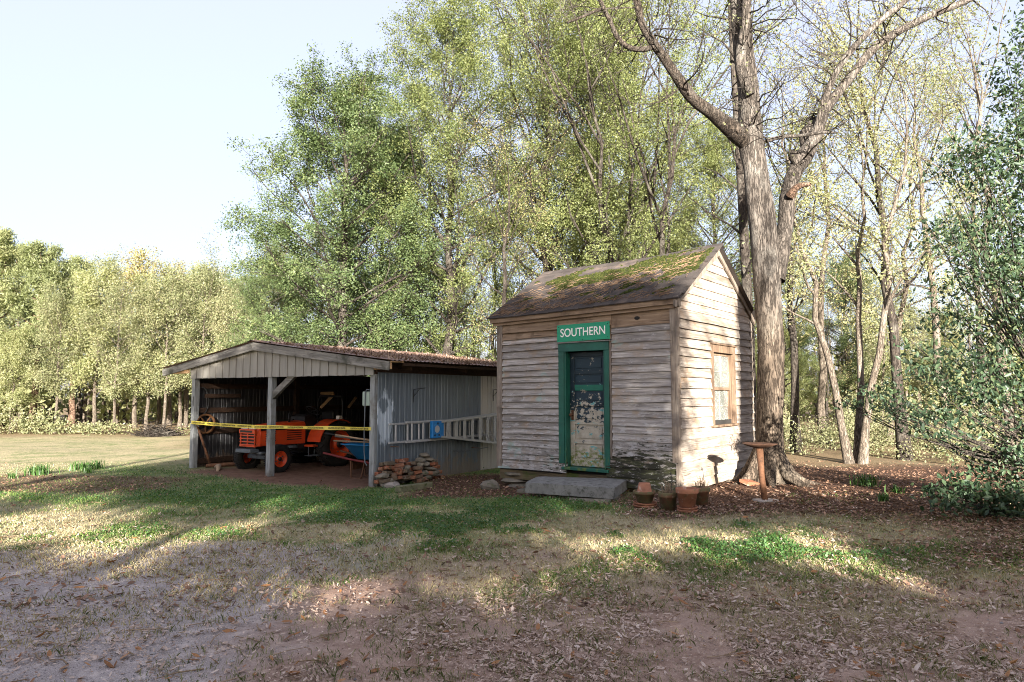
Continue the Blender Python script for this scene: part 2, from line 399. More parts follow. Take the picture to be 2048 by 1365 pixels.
m_tyre = flat_mat('tyre_rubber', (.016, .015, .014), .85, 0, .3, 9, .2, (.05, .042, .033), (.55, .75), .3)
m_steel = flat_mat('grey_steel', (.10, .115, .13), .5, .3, .3, 6, .4, (.06, .05, .045))
m_lamp = flat_mat('headlight', (.62, .60, .55), .25, 0, .15, 20, .6)
m_tub = flat_mat('blue_tub', (.008, .15, .36), .4, 0, .15, 3, .45, (.03, .10, .20), (.62, .75), .04)
m_handle = wood_mat('tool_handle', (.22, .14, .08), (.42, .31, .20), 0)
m_rustd = flat_mat('dark_rust', (.055, .028, .017), .85, .1, .45, 9, .2, (.10, .05, .028), (.5, .7), .3)
m_rust = flat_mat('rust', (.12, .058, .032), .85, .1, .45, 7, .2, (.06, .032, .02), (.5, .7), .3)
m_rusty_yellow = flat_mat('rusty_yellow', (.075, .034, .013), .8, 0, .4, 6, .2, (.10, .05, .025))
m_wire = flat_mat('wire', (.03, .03, .03), .6)
m_tape = flat_mat('yellow_tape', (.62, .50, .07), .4, 0, .1, 4, .4, None, (.55, .7), .1)
m_ink = flat_mat('tape_ink', (.02, .018, .012), .6)
m_ebox = flat_mat('pale_green_box', (.27, .33, .28), .5, 0, .1, 6)
m_conc = flat_mat('old_concrete', (.19, .185, .172), .95, 0, .3, 7, .15, (.075, .075, .062), (.48, .68), .5, 'World')
m_stone = flat_mat('field_stone', (.155, .135, .105), .95, 0, .35, 5, .15, (.075, .08, .045), (.5, .68), .6)
m_pale = flat_mat('pale_stone', (.30, .265, .24), .9, 0, .2, 5, .2, (.22, .19, .16), (.55, .7), .5)
m_mblock = flat_mat('mossy_block', (.13, .125, .075), .95, 0, .35, 8, .1, (.055, .065, .025), (.5, .65), .5)
def brick_mat():
    n = NT('old_brick'); k = n.rand()
    c = n.ramp(k, [(0, (.20, .075, .042)), (.35, (.27, .11, .06)), (.6, (.15, .09, .06)), (1, (.10, .085, .06))])
    c = n.mix(n.step(n.noise(n.co('Object'), 12, 6, .7), .55, .68), c, (.25, .21, .17)); c = n.mix(n.step(n.noise(n.co('Object'), 9, 5), .55, .7), c, (.07, .065, .035))
    n.bump(n.noise(n.co('Object'), 40, 4), .5, .006); return n.fin(c, .95, 0, .15)
m_brick = brick_mat()
def terracotta(name, base, alg):
    n = NT(name); g = n.noise(n.co('Object'), 9, 5)
    c = n.ramp(g, [(.3, sc3(base, .7)), (.7, sc3(base, 1.2))])
    c = n.mix(n.math('MULTIPLY', n.step(n.noise(n.co('Object', (1, 1, 1.4)), 7, 6, .7), *alg), .8), c, (.12, .125, .06))
    c = n.mix(n.math('MULTIPLY', n.step(n.noise(n.co('Object'), 14, 5), .58, .7), .6), c, (.45, .36, .28))
    n.bump(g, .2, .004); return n.fin(c, .85, 0, .2)
m_terra = terracotta('terracotta', (.33, .145, .085), (.54, .70)); m_terra_old = terracotta('mossy_terracotta', (.19, .095, .055), (.40, .56))
m_soil = flat_mat('potting_soil', (.06, .04, .028), .95, 0, .4, 20)
m_stem = flat_mat('dry_stem', (.27, .19, .12), .9, 0, .3, 6)
m_bark_main = bark_mat('main_bark', (.058, .048, .04), (.16, .138, .118), (.195, .178, .156), 8, (.93, .84, .74))
m_bark = bark_mat('grey_bark', (.028, .022, .018), (.09, .075, .062), (.13, .118, .10), 12)
m_bark_limb = bark_mat('shaded_limb_bark', (.03, .023, .018), (.10, .08, .063), (.12, .105, .09), 10)  # bark darkened to carry the shade on the upper left limb
m_barkp = bark_mat('pale_bark', (.09, .072, .055), (.20, .165, .13), (.24, .21, .175), 12)
m_barkpine = bark_mat('pine_bark', (.12, .072, .048), (.27, .18, .13), None, 9)
L_OAK = leaf_mat('oak_leaves', [(.075, .095, .036), (.125, .148, .055), (.185, .20, .08), (.26, .26, .11)], .42, isl=.38)
L_DEEP = leaf_mat('evergreen_leaves', [(.03, .052, .022), (.055, .085, .034), (.09, .12, .048), (.155, .175, .068)], .36, isl=.38)
L_PALE = leaf_mat('autumn_leaves', [(.12, .14, .065), (.185, .20, .095), (.26, .26, .135), (.34, .31, .19)], .45, isl=.4)
L_TAN = leaf_mat('tan_leaves', [(.20, .15, .08), (.28, .22, .12), (.26, .26, .10), (.36, .29, .17)], .4)
L_PINE = leaf_mat('pine_needles', [(.12, .14, .065), (.18, .20, .095), (.26, .26, .135)], .4, isl=.4)
L_CAM = leaf_mat('camellia_leaves', [(.024, .046, .026), (.04, .07, .038), (.065, .10, .05), (.11, .14, .065)], .28, .45, .35)
L_SHADE = leaf_mat('shade_leaves', [(.04, .06, .02), (.08, .1, .03)], .2)
L_UNDER = leaf_mat('undergrowth_leaves', [(.09, .11, .055), (.15, .165, .085), (.22, .215, .12), (.29, .26, .17)], .4, isl=.4)
# ------------------------------------------------------------------ ground
def _h(ix, iy, seed):
    n = (ix*374761393+iy*668265263+seed*1442695041) & 0x7fffffff
    n = ((n ^ (n >> 13))*1274126177) & 0x7fffffff
    return ((n ^ (n >> 16)) & 0xffff)/65535.
def vnoise(x, y, seed=0):
    ix = np.floor(x).astype(np.int64); iy = np.floor(y).astype(np.int64); fx = x-ix; fy = y-iy
    fx = fx*fx*(3-2*fx); fy = fy*fy*(3-2*fy)
    return (_h(ix, iy, seed)*(1-fx)+_h(ix+1, iy, seed)*fx)*(1-fy)+(_h(ix, iy+1, seed)*(1-fx)+_h(ix+1, iy+1, seed)*fx)*fy
def fbm(x, y, s, seed=0, o=4):
    x = np.asarray(x, float)*s; y = np.asarray(y, float)*s; a = 0; k = .5; t = 0
    for i in range(o): a = a+k*vnoise(x*2**i+i*17.3, y*2**i-i*9.1, seed+i); t += k; k *= .55
    return a/t
def ss(v, a, b):
    t = np.clip((v-a)/(b-a), 0, 1); return t*t*(3-2*t)
# zones: local frames of the two buildings
HB = np.array([-.2362, 12.5634]); HT = -.663; HL1 = 3.503; HL2 = 3.30
SB = np.array([-7.4635, 15.9456]); ST = -.578; SL1 = 5.862; SL2 = 6.0
def to_local(x, y, B, th):
    dx = x-B[0]; dy = y-B[1]; return dx*math.cos(th)+dy*math.sin(th), -dx*math.sin(th)+dy*math.cos(th)
def zones(x, y):
    x = np.asarray(x, float); y = np.asarray(y, float)
    n1 = fbm(x, y, .9, 3); n2 = fbm(x, y, 2.6, 9); n3 = fbm(x, y, .35, 21)
    w1 = (n1-.5)*2.4
    # bare gravelly patch in the near left
    grav = ss(-.9-.16*(y-3)-x+w1*1.1, -.4, .9)*ss(7.3-y+w1, -.3, .9)*ss(x+8.5+w1, -.5, 1)
    su, sv = to_local(x, y, SB, ST)
    dirt = ss(su, -.1, .2)*ss(SL1+.1-su, -.1, .3)*ss(sv+.75+w1*.35, -.2, .3)*ss(SL2-sv, 0, .3)*ss(su-.9+w1, -1, .8)
    # leaf mould under the big tree, round the cabin and beside the shed
    mul = ss(x-1.1+w1*.6-.25*(y-9), -.3, .7)*ss(y-8.3+w1*.5, -.3, .6)*ss(17.5-y+w1, -1, 1)
    mul = np.maximum(mul, ss(x-4.3+w1, -1.2, 1.2)*ss(y-6.3+w1, -1., 1.4)*ss(17-y, -1, 1)*.9)
    mul = np.maximum(mul, ss(x+1.9+w1*.25, -.2, .4)*ss(y-10.75-.0*x+w1*.3, -.2, .35)*ss(15-y, 0, 1))
    # mulched bed with the daffodil clumps
    bed = ss(-6.1-x+w1*.6, -.3, .6)*ss(y-11.3+w1*.3, -.3, .4)*ss(14.1-y+w1*.4, -.2, .5)*ss(x+13, 0, 2)
    mul = np.maximum(mul, bed*.75)
    # the wood floor beyond
    wood = np.maximum(ss(y-16.0-ss(x, 3, 9)*1.0+w1*.9, -1, 1.5)*ss(x-2.2+w1, -1, 2), ss(y-38-(x+22)*.1+w1*1.5, -1.5, 2))
    wood = np.maximum(wood, ss(x+2.5, -3, 2)*ss(y-19, -1, 2)); wood = np.maximum(wood, ss(x+11.5-(y-22)*-.35, -2, 2)*ss(y-24, -1, 3)*.8)
    lush = ss(y-8.9+w1*1.1+.12*x, -.8, .7)*ss(2.6-x+w1*.8, -.4, .9)*ss(18-y, 0, 3)*ss(x+12, 0, 5)
    lush = lush*(.7+.3*ss(n2, .36, .56)); lush = np.maximum(lush, .85*ss(n1*.5+n2*.5, .47, .60)*ss(y-4.8, 0, 2.4)*ss(11-y, 0, 1))
    green = np.clip(lush*1.0, 0, 1)*(1-dirt)*(1-mul*.8)*(1-grav)
    thin = ss(y-5.9+w1*1.5+ss(x, 0, 6)*.6, -1.4, 1.2)        # where grass of any kind grows thick
    return dict(grav=grav, dirt=dirt, mulch=mul*(1-dirt), green=green, wood=wood, thin=thin, n1=n1, n2=n2, n3=n3)
def axis(near, far, d0, g):
    a = [near]; d = d0
    while a[-1] < far: a.append(a[-1]+d); d *= g
    return a
ax = axis(0, 9, .09, 1.004); ax = ax+axis(ax[-1]+.2, 400, .25, 1.13)
gx = np.array([-q for q in ax[:0:-1]]+ax)
ay = axis(2.6, 14, .06, 1.006); ay = ay+axis(ay[-1]+.2, 400, .25, 1.12)
by = axis(-2.5, 300, .3, 1.25)
gy = np.array([-q for q in by[::-1]]+ay)
X, Y = np.meshgrid(gx, gy)
Z = terr(X, Y); near = ss(20-np.hypot(X, Y), 0, 10)
zz = zones(X, Y)
Z = Z+near*((fbm(X, Y, 1.3, 5)-.5)*.05+(fbm(X, Y, 9, 6, 3)-.5)*.022*(1-.5*zz['grav']))
ny, nx = X.shape
i, j = np.meshgrid(np.arange(ny-1), np.arange(nx-1), indexing='ij')
F = np.stack([i*nx+j, i*nx+j+1, (i+1)*nx+j+1, (i+1)*nx+j], -1).reshape(-1, 4)
gm = mesh_np('ground', np.stack([X, Y, Z], -1).reshape(-1, 3), [F], smooth=True, attrs={k: zz[k].ravel() for k in ('grav', 'dirt', 'mulch', 'green', 'wood', 'thin')})
def ground_mat():
    n = NT('yard_ground'); wv = n.co('World'); f1 = n.noise(wv, 38, 4, .75); f2 = n.noise(wv, 6, 5, .65); f3 = n.noise(wv, .9, 4); f4 = n.noise(wv, 140, 2, .7)
    dry = n.ramp(f1, [(.3, (.22, .18, .105)), (.5, (.34, .29, .175)), (.7, (.45, .39, .25))])
    grn = n.ramp(f1, [(.3, (.055, .09, .024)), (.7, (.12, .19, .05))])
    lawn = n.mix(n.math('MULTIPLY', n.step(n.math('ADD', n.math('MULTIPLY', f2, .5), n.math('MULTIPLY', f3, .5)), .45, .62), .7), dry, grn)
    lawn = n.mix(n.attr('green'), lawn, grn)
    soil = n.ramp(f2, [(.3, (.24, .155, .115)), (.7, (.40, .285, .22))]); soil = n.mix(n.step(f1, .55, .75), soil, (.50, .38, .30))
    c = n.mix(n.attr('thin'), soil, lawn)
    gr = n.ramp(f4, [(.3, (.22, .185, .17)), (.55, (.37, .32, .295)), (.75, (.54, .48, .45))]); gr = n.mix(n.step(f2, .5, .68), gr, (.50, .43, .385))
    c = n.mix(n.attr('grav'), c, gr)
    mu = n.ramp(f1, [(.3, (.040, .022, .015)), (.6, (.105, .058, .037)), (.8, (.19, .115, .075))])
    c = n.mix(n.attr('mulch'), c, mu)
    wd = n.ramp(f1, [(.3, (.10, .065, .035)), (.7, (.27, .20, .12))])
    c = n.mix(n.attr('wood'), c, wd)
    di = n.ramp(f2, [(.3, (.10, .055, .035)), (.7, (.20, .115, .078))]); c = n.mix(n.attr('dirt'), c, n.mix(n.step(f1, .55, .72), di, (.24, .16, .115)))
    n.bump(n.math('ADD', f1, n.math('MULTIPLY', f4, .5)), .7, .02)
    return n.fin(c, .95, 0, .12)
g_o = obj('ground', gm, ground_mat()); tag(g_o, kind='structure')
def gz_np(x, y): return terr(x, y)+ss(20-np.hypot(x, y), 0, 10)*((fbm(x, y, 1.3, 5)-.5)*.05)
def gzz(x, y): return float(gz_np(np.array([x], float), np.array([y], float))[0])
def in_cabin(x, y):
    u, v = to_local(x, y, HB, HT); return (u > -.02) & (u < HL1+.02) & (v > 0) & (v < HL2)
def in_shed(x, y, m=0.):
    u, v = to_local(x, y, SB, ST); return (u > -.1-m) & (u < SL1+.05+m) & (v > -m) & (v < SL2)

# ------------------------------------------------------------------ cabin
cabin = thing('wooden_cabin', 'small weathered clapboard cabin with mossy shingle roof and green door', 'cabin', (HB[0], HB[1], 0), HT)
rng = random.Random(4)
def sh(u, z): return z+.07*(u/HL1-.5)*max(0., min(1.3, (z-.3)/2.5))
def clap(u0, u1, z0, z1, plane='f', mat=None, seed=0, sag=.004, extra=.044, zt0=None, zt1=None, butt=True):
    """one lapped board; plane f: front wall (v = 0), plane s: side wall (u = HL1). Local x runs along the board"""
    r = random.Random(seed); L = u1-u0; n = max(2, int(L/.28)); b = MB(); th = extra+r.uniform(-.004, .005)
    if zt0 is None: zt0 = zt1 = z1
    ph = r.uniform(0, 6); tl = r.uniform(-.007, .007)
    rows = []
    for k in range(n+1):
        x = L*k/n; t = k/n; wob = sag*math.sin(ph+x*3.1)+r.uniform(-.0025, .0025)+tl*(t-.5)
        zb = z0+wob; top = zt0+(zt1-zt0)*t+.016
        if plane == 'f': zb = sh(u0+x, zb); top = sh(u0+x, top)
        cup = r.uniform(-.003, .003)
        rows.append([(x, -th-cup, zb), (x, -.004, top), (x, .012, top), (x, .004-th+.012, zb+.001)])
    for q in rows: b.v += q
    for k in range(n):
        o = k*4
        for e in range(4): b.f.append((o+e, o+(e+1) % 4, o+4+(e+1) % 4, o+4+e))
    b.f += [(3, 2, 1, 0), (n*4, n*4+1, n*4+2, n*4+3)]
    if plane == 'f': return b.build('clapboard', mat or m_front, cabin, (u0, 0, 0))
    return b.build('clapboard', mat or m_side, cabin, (HL1, u0, 0), (0, 0, math.pi/2))
def rows(z0, z1, ex, rj):
    z = [z0]
    while z[-1] < z1-.04: z.append(z[-1]+ex*rj.uniform(.85, 1.15))
    z[-1] = z1; return z
k = 0
zl = [.17, .335]+rows(.44, 2.50, .113, random.Random(2))+[2.62, 2.80]
for a, b in zip(zl[:-1], zl[1:]):
    top = b > 2.5; k += 1
    u1 = 1.34 if a > .3 else 1.49
    if rng.random() < .22 and a > .3:
        s_ = rng.uniform(.4, .9); clap(.10, .10+s_, a, b, 'f', m_brown if top else None, k); clap(.104+s_, u1, a+.002, b, 'f', m_brown if top else None, k+500)
    else: clap(.10 if a > .3 else .0, u1, a, b, 'f', m_brown if top else None, k, .006 if a < .9 else .003)
zr = [.02, .18, .335, .49, .62]+rows(.745, 2.46, .128, random.Random(7))+[2.56, 2.80]
for a, b in zip(zr[:-1], zr[1:]):
    k += 1; u0 = 2.37 if a > .45 else 2.26
    clap(u0, 3.405 if a > .45 else 3.47, a, b, 'f', None if b < 2.57 else m_brown, k, .008 if a < .9 else .004, .03 if a > .5 else .04)
clap(1.34, 2.37, 2.60, 2.80, 'f', m_brown, 900)
clap(1.34, 2.37, 2.38, 2.60, 'f', m_brown, 901)
RZ = 4.03; RV = 1.65; EZ = 2.93; EV = -.12; SLP = (RZ-EZ)/(RV-EV)
def rake(v): return RZ-.03-abs(v-RV)*SLP-.05
WV0, WV1, WZ0, WZ1 = 1.26, 2.38, .95, 2.33
zs = [.02, .17]+rows(.31, 3.95, .152, random.Random(5))
for a, b in zip(zs[:-1], zs[1:]):
    k += 1
    if b > 2.86:
        # gable boards end under the rake
        h0 = max(0, RV-(rake(RV)-a)/SLP); h1 = min(HL2, RV+(rake(RV)-a)/SLP)
        g0 = max(0, RV-(rake(RV)-b)/SLP); g1 = min(HL2, RV+(rake(RV)-b)/SLP)
        if h1-h0 < .12: continue
        bb = MB(); th = .022; zt = min(b, rake(RV))+.008
        pr = [(h0-h0, -th, a), (h1-h0, -th, a), (max(g1, g0)-h0, -.004, zt), (min(g0, g1)-h0, -.004, zt)]
        bb.add(pr+[(p[0], p[1]+.015, p[2]) for p in pr], [(0,1,2,3), (7,6,5,4), (0,4,5,1), (1,5,6,2), (2,6,7,3), (3,7,4,0)])
        bb.build('clapboard', m_side, cabin, (HL1, h0, 0), (0, 0, math.pi/2)); continue
    if b > WZ0 and a < WZ1:
        clap(.0, WV0, a, b, 's', None, k); clap(WV1, HL2, a, b, 's', None, k+700)
        if a < WZ0-.01: clap(WV0+.003, WV1-.003, a, WZ0-.02, 's', None, k+300)
        if b > WZ1+.03: clap(WV0+.003, WV1-.003, WZ1+.024, b, 's', None, k+400)
    else:
        e = HL2 if a > .3 else (2.6 if a < .1 else 3.1)
        if rng.random() < .3: q = rng.uniform(1, 2); clap(0, q, a, b, 's', None, k); clap(q+.004, e, a+.003, b, 's', None, k+700)
        else: clap(.0, e, a, b, 's', None, k)
# fill over and under the window between the row edges
# wall core: dark sheathing with the door opening left free
c = MB(); c.box((.02, .014, .14), (1.36, .08, 2.85)); c.box((2.34, .014, .14), (3.48, .08, 2.85)); c.box((1.36, .014, 2.25), (2.34, .08, 2.85))
c.box((.02, .08, .14), (.08, 3.27, 2.85)); c.box((.08, 3.2, .14), (3.48, 3.27, 2.85)); c.box((.08, .085, .14), (3.4, 3.2, .2))
c.box((3.42, .08, .14), (3.488, WV0+.1, 2.85)); c.box((3.42, WV1-.1, .14), (3.488, 3.2, 2.85)); c.box((3.42, WV0+.1, .14), (3.488, WV1-.1, WZ0+.1)); c.box((3.42, WV0+.1, WZ1-.1), (3.488, WV1-.1, 2.85))
c.prism([(.05, 2.85), (3.25, 2.85), (RV, rake(RV)-.02)], 0, 3.43, 3.488); c.prism([(.05, 2.85), (3.25, 2.85), (RV, rake(RV)-.02)], 0, .02, .07)
c.build('sheathing', m_dark, cabin)
MB().bbox((-.03, -.035, .17), (.10, .10, 2.80), .004).build('corner_board', m_brownz, cabin)
MB().bbox((3.405, -.035, .45), (3.495, .012, 2.83), .004).jit(.004, rng).build('corner_board', m_brownz, cabin)
MB().bbox((3.497, -.04, .40), (3.535, .045, 2.85), .004).build('corner_board', m_brownz, cabin)
MB().bbox((3.47, -.045, .04), (3.535, -.0, .44), .004).jit(.006, rng).build('corner_board', m_brownz, cabin)
MB().bbox((3.46, 3.2, .2), (3.53, 3.33, 2.85), .004).build('corner_board', m_brownz, cabin)
# frieze and fascia
def slopebox(name, u0, u1, v0, v1, za0, za1, mat, par=cabin, jt=.003):
    b = MB(); n = 8
    for kk in range(n+1):
        u = u0+(u1-u0)*kk/n; q = rng.uniform(-jt, jt)
        b.v += [(u, v0, sh(u, za0)+q), (u, v1, sh(u, za0)+q), (u, v1, sh(u, za1)+q), (u, v0, sh(u, za1)+q)]
    for kk in range(n):
        o = kk*4
        for e in range(4): b.f.append((o+e, o+(e+1) % 4, o+4+(e+1) % 4, o+4+e))
    b.f += [(3, 2, 1, 0), (n*4, n*4+1, n*4+2, n*4+3)]
    return b.build(name, mat, par)
slopebox('frieze_board', -.1, 3.50, -.062, -.012, 2.775, 2.90, m_brown)
slopebox('fascia_board', -.14, 3.50, -.105, -.064, 2.83, 2.925, m_brown)
MB().bbox((3.497, -.11, 2.83), (3.575, .0, 2.985), .004).build('eave_return', m_brownz, cabin)
slopebox('sill_beam', .0, 3.46, .03, .2, -.02, .17, m_beam, jt=.01)
# rake boards
for sgn in (-1, 1):
    vb = EV if sgn < 0 else 2*RV-EV
    b = MB(); P = [(RV, RZ-.045), (vb, EZ-.045), (vb, EZ-.145), (RV, RZ-.17)]
    b.prism([(p[0], p[1]+.03) for p in P], 0, HL1+.03, HL1+.062); b.build('rake_board', m_brownz, cabin)
# roof deck, shingles, caps
roof = MB(); U0, U1 = -.17, HL1+.13
def rp(u, s, up=0.):   # s: distance down the front slope from the ridge
    Ls = math.hypot(RV-EV, RZ-EZ); t = s/Ls; v = RV+(EV-RV)*t; z = RZ+(EZ-RZ)*t
    nv, nz = -(RZ-EZ)/Ls, (RV-EV)/Ls
    sagz = -.035*math.sin(math.pi*min(1, max(0, (u-U0)/(U1-U0))))*(1-t)
    return (u, v+nv*up, sh(u, z)+nz*up+sagz+.008*math.sin(u*2.1+t*3))
LS = math.hypot(RV-EV, RZ-EZ)
n_u = 14; V = []; Fq = []
for s_ in (0, LS/2, LS):
    for q in range(n_u+1): V.append(rp(U0+(U1-U0)*q/n_u, s_, -.022))
for r_ in range(2):
    for q in range(n_u): o = r_*(n_u+1)+q; Fq.append((o, o+1, o+n_u+2, o+n_u+1))
roof.add(V, Fq)
Vb = [(U0, RV, RZ-.02), (U1, RV, RZ-.02), (U1, 2*RV-EV, EZ), (U0, 2*RV-EV, EZ)]
roof.add(Vb, [(0, 1, 2, 3)]); roof.add([(p[0], p[1], p[2]-.03) for p in Vb], [(3, 2, 1, 0)])
roof_o = roof.build('roof', m_shingle, cabin)
smesh = []
for q in range(6):
    r = random.Random(q+60); b = MB(); wd = .297; ln = .20; th = .02
    pts = [(-wd/2, 0), (-wd/6, 0), (wd/6, 0), (wd/2, 0)]
    top = [(x, 0, 0) for x, _ in pts]; bot = [(x+r.uniform(-.002, .002), -ln+r.uniform(-.006, .006), r.uniform(0, .006)) for x, _ in pts]
    b.add(top+bot+[(x, y, z-th) for x, y, z in top]+[(x, y, z-th) for x, y, z in bot],
          [(0,4,5,1),(1,5,6,2),(2,6,7,3),(8,9,13,12),(9,10,14,13),(10,11,15,14),(4,12,13,5),(5,13,14,6),(6,14,15,7),(0,8,12,4),(3,7,15,11)])
    me = b.mesh('shingle'); me.materials.append(m_shingle); smesh.append(me)
ang = math.atan2(RZ-EZ, RV-EV); EXPO = .138; nr = int(LS/EXPO)+1
for r_ in range(nr):
    s0 = LS-(nr-1-r_)*EXPO-.19+.01
    off = (r_ % 2)*.148+rng.uniform(-.02, .02); u = U0+.15-off
    while u < U1-.04:
        if u-.148 > U0-.01-.15:
            p = rp(min(max(u, U0+.1), U1-.1), max(0.0, s0), .012)
            o = obj('shingle', smesh[rng.randrange(6)], None, roof_o, (min(max(u, U0+.14), U1-.14), p[1], p[2]), (ang+R(3.2)+rng.uniform(-.012, .012), rng.uniform(-.012, .012)-.012, rng.uniform(-.012, .012)))
        u += .300
for q in range(15):
    u = U0+.02+q*.25; b = MB(); z = rp(u+.12, 0)[2]+.012
    b.add([(0, -.13, -.078), (0, 0, .006), (0, .13, -.078), (.27, -.13, -.072), (.27, 0, .016), (.27, .13, -.072)], [(0, 3, 4, 1), (1, 4, 5, 2)])
    b.build('ridge_cap', m_shingle, roof_o, (u, RV, z+rng.uniform(-.004, .004)))
# moss cushions and needles on the roof
nr_ = np.random.default_rng(5)
def moss_amount(u, s):
    d = fbm(u*1.0+.9*s, s*1.3, 2.7, 77, 5); band = np.exp(-((s-.55-.12*np.sin(u*2))/.38)**2)*1.+.55*np.exp(-((s-1.15)/.35)**2)*ss(u, 1.2, 3)
    return ss(d+.30*band*ss(u, .1, .6)-.05*ss(u, 2.2, 3.2), .64, .72)
U = nr_.uniform(U0+.1, U1-.1, 30000); S_ = nr_.uniform(.05, LS-.12, 30000)
keep = nr_.random(30000) < moss_amount(U, S_)*.42
U, S_ = U[keep], S_[keep]
Vm = []; Fm = []; o = 0
for u, s_ in zip(U, S_):
    r0 = nr_.uniform(.012, .032); hgt = r0*nr_.uniform(.5, 1.)
    cx = rp(u, s_, .006); tv = (EV-RV)/LS; tz = (EZ-RZ)/LS; nv, nz = -(RZ-EZ)/LS, (RV-EV)/LS; a0 = nr_.uniform(0, 6)
    ring = []
    for e in range(6):
        a = a0+e*math.pi/3; rr = r0*nr_.uniform(.75, 1.25); du = math.cos(a)*rr; ds = math.sin(a)*rr
        ring.append((cx[0]+du, cx[1]+ds*tv, cx[2]+ds*tz))
    mid = [((p[0]-cx[0])*.6+cx[0], (p[1]-cx[1])*.6+cx[1]+nv*hgt*.8, (p[2]-cx[2])*.6+cx[2]+nz*hgt*.8) for p in ring]
    Vm += ring+mid+[(cx[0], cx[1]+nv*hgt, cx[2]+nz*hgt)]
    for e in range(6):
        f = (e+1) % 6; Fm += [(o+e, o+f, o+6+f), (o+e, o+6+f, o+6+e), (o+6+e, o+6+f, o+12)]
    o += 13
mo = obj('moss', mesh_np('moss', np.array(Vm), [np.array(Fm)], smooth=True), m_moss, roof_o); mo['kind'] = 'stuff'
paths = []
for q in range(900):
    u = nr_.uniform(U0+.1, U1-.15); base = .55+1.25*(1-(u-U0)/(U1-U0))**1.0
    s_ = np.clip(nr_.normal(base if q % 3 else 1.1, .28), .1, LS-.06)
    if q < 250: s_ = LS-.12-abs(nr_.normal(0, .12))
    a = nr_.normal(2.25, .55); l = nr_.uniform(.05, .2)
    p0 = rp(u, s_, .012+nr_.uniform(0, .025)); p1 = rp(min(max(u+math.cos(a)*l, U0), U1), min(max(s_+math.sin(a)*l, .02), LS+.01), .012+nr_.uniform(0, .04))
    pm = tuple((x+y)/2+nr_.normal(0, .006) for x, y in zip(p0, p1)); paths.append((np.array([p0, pm, p1]), np.array([.0035, .0035, .002])*nr_.uniform(.6, 1.5)))
nd = obj('dry_needles', tubes_mesh('dry_needles', paths), m_needle, roof_o); nd['kind'] = 'stuff'
# door and frame
D0, D1, DZ0, DZ1 = 1.46, 2.25, .31, 2.20
MB().bbox((1.335, -.038, .33), (1.445, .012, 2.21), .004).build('door_casing', m_green, cabin)
MB().bbox((2.245, -.038, .30), (2.325, .012, 2.21), .004).build('door_casing', m_green, cabin)
MB().bbox((2.33, -.03, .47), (2.365, .012, 2.36), .004).build('casing_strip', m_brownz, cabin)
MB().bbox((1.335, -.041, 2.213), (2.325, .012, 2.355), .004).build('door_header', m_green, cabin)
MB().bbox((1.445, -.02, .28), (1.475, .20, 2.21), .003).build('door_jamb', m_green, cabin)
MB().bbox((2.215, -.02, .28), (2.243, .20, 2.21), .003).build('door_jamb', m_green, cabin)
MB().bbox((1.40, -.06, .225), (2.30, .18, .275), .006).build('threshold', m_green, cabin)
MB().bbox((1.31, -.065, 2.358), (2.375, .01, 2.378), .004).jit(.004, rng).build('drip_cap', m_greyx, cabin)
door = MB().box((1.478, .135, .29), (2.212, .165, 2.205)).build('door', m_door, cabin)
MB().bbox((1.478, .112, .285), (1.565, .134, 2.2), .004).build('stile', m_rail, door)
MB().bbox((2.130, .112, .285), (2.212, .134, 2.2), .004).build('stile', m_rail, door)
zc = [.285, .40, .66, .72, .98, 1.05, 1.29, 1.36, 1.55, 1.65, 1.83, 1.90, 2.13, 2.2]
for q in range(0, 14, 2):
    MB().bbox((1.567, .113, zc[q]), (2.128, .134, zc[q+1]), .004).build('rail', m_doorg if q == 8 else m_rail, door)
for q in range(1, 13, 2):
    MB().bbox((1.60, .122, zc[q]+.03), (2.095, .1345, zc[q+1]-.03), .009).build('panel', m_door, door)
MB().lathe([(0, 0), (.02, 0), (.012, .02), (.012, .045), (.028, .05), (.03, .065), (.02, .08), (0, .082)], 12, Matrix.Translation((1.525, .112, 1.14)) @ Matrix.Rotation(math.pi/2, 4, 'X')).build('knob', m_rust, door, smooth=True)
MB().bbox((1.50, .108, 1.05), (1.55, .112, 1.22), .002).build('lock_plate', m_rust, door)
# window in the side wall
win = MB(); wu = HL1
def wbox(n_, a, b, mt, par): return MB().bbox(a, b, .004).build(n_, mt, par)
win = wbox('window', (wu-.10, WV0+.09, WZ0+.05), (wu-.09, WV1-.09, WZ1-.09), m_dark, cabin)
wbox('casing', (wu-.01, WV0, WZ0+.03), (wu+.035, WV0+.11, WZ1-.002), m_winwood, win)
wbox('casing', (wu-.01, WV1-.11, WZ0+.03), (wu+.035, WV1, WZ1-.002), m_winwood, win)
wbox('header', (wu-.01, WV0-.01, WZ1), (wu+.04, WV1+.01, WZ1+.0), m_winwood, win) if False else None
wbox('header', (wu-.01, WV0+.113, WZ1-.13), (wu+.037, WV1-.113, WZ1-.004), m_winwood, win)
wbox('drip_cap', (wu-.01, WV0-.02, WZ1), (wu+.06, WV1+.02, WZ1+.025), m_winwood, win)
wbox('sill', (wu-.09, WV0-.02, WZ0-.01), (wu+.07, WV1+.02, WZ0+.028), m_winwood, win)
wbox('jamb', (wu-.085, WV0+.1, WZ0+.03), (wu-.012, WV0+.13, WZ1-.1), m_winwood, win)
wbox('jamb', (wu-.085, WV1-.13, WZ0+.03), (wu-.012, WV1-.1, WZ1-.1), m_winwood, win)
ZM = 1.58; a0, a1 = WV0+.132, WV1-.132
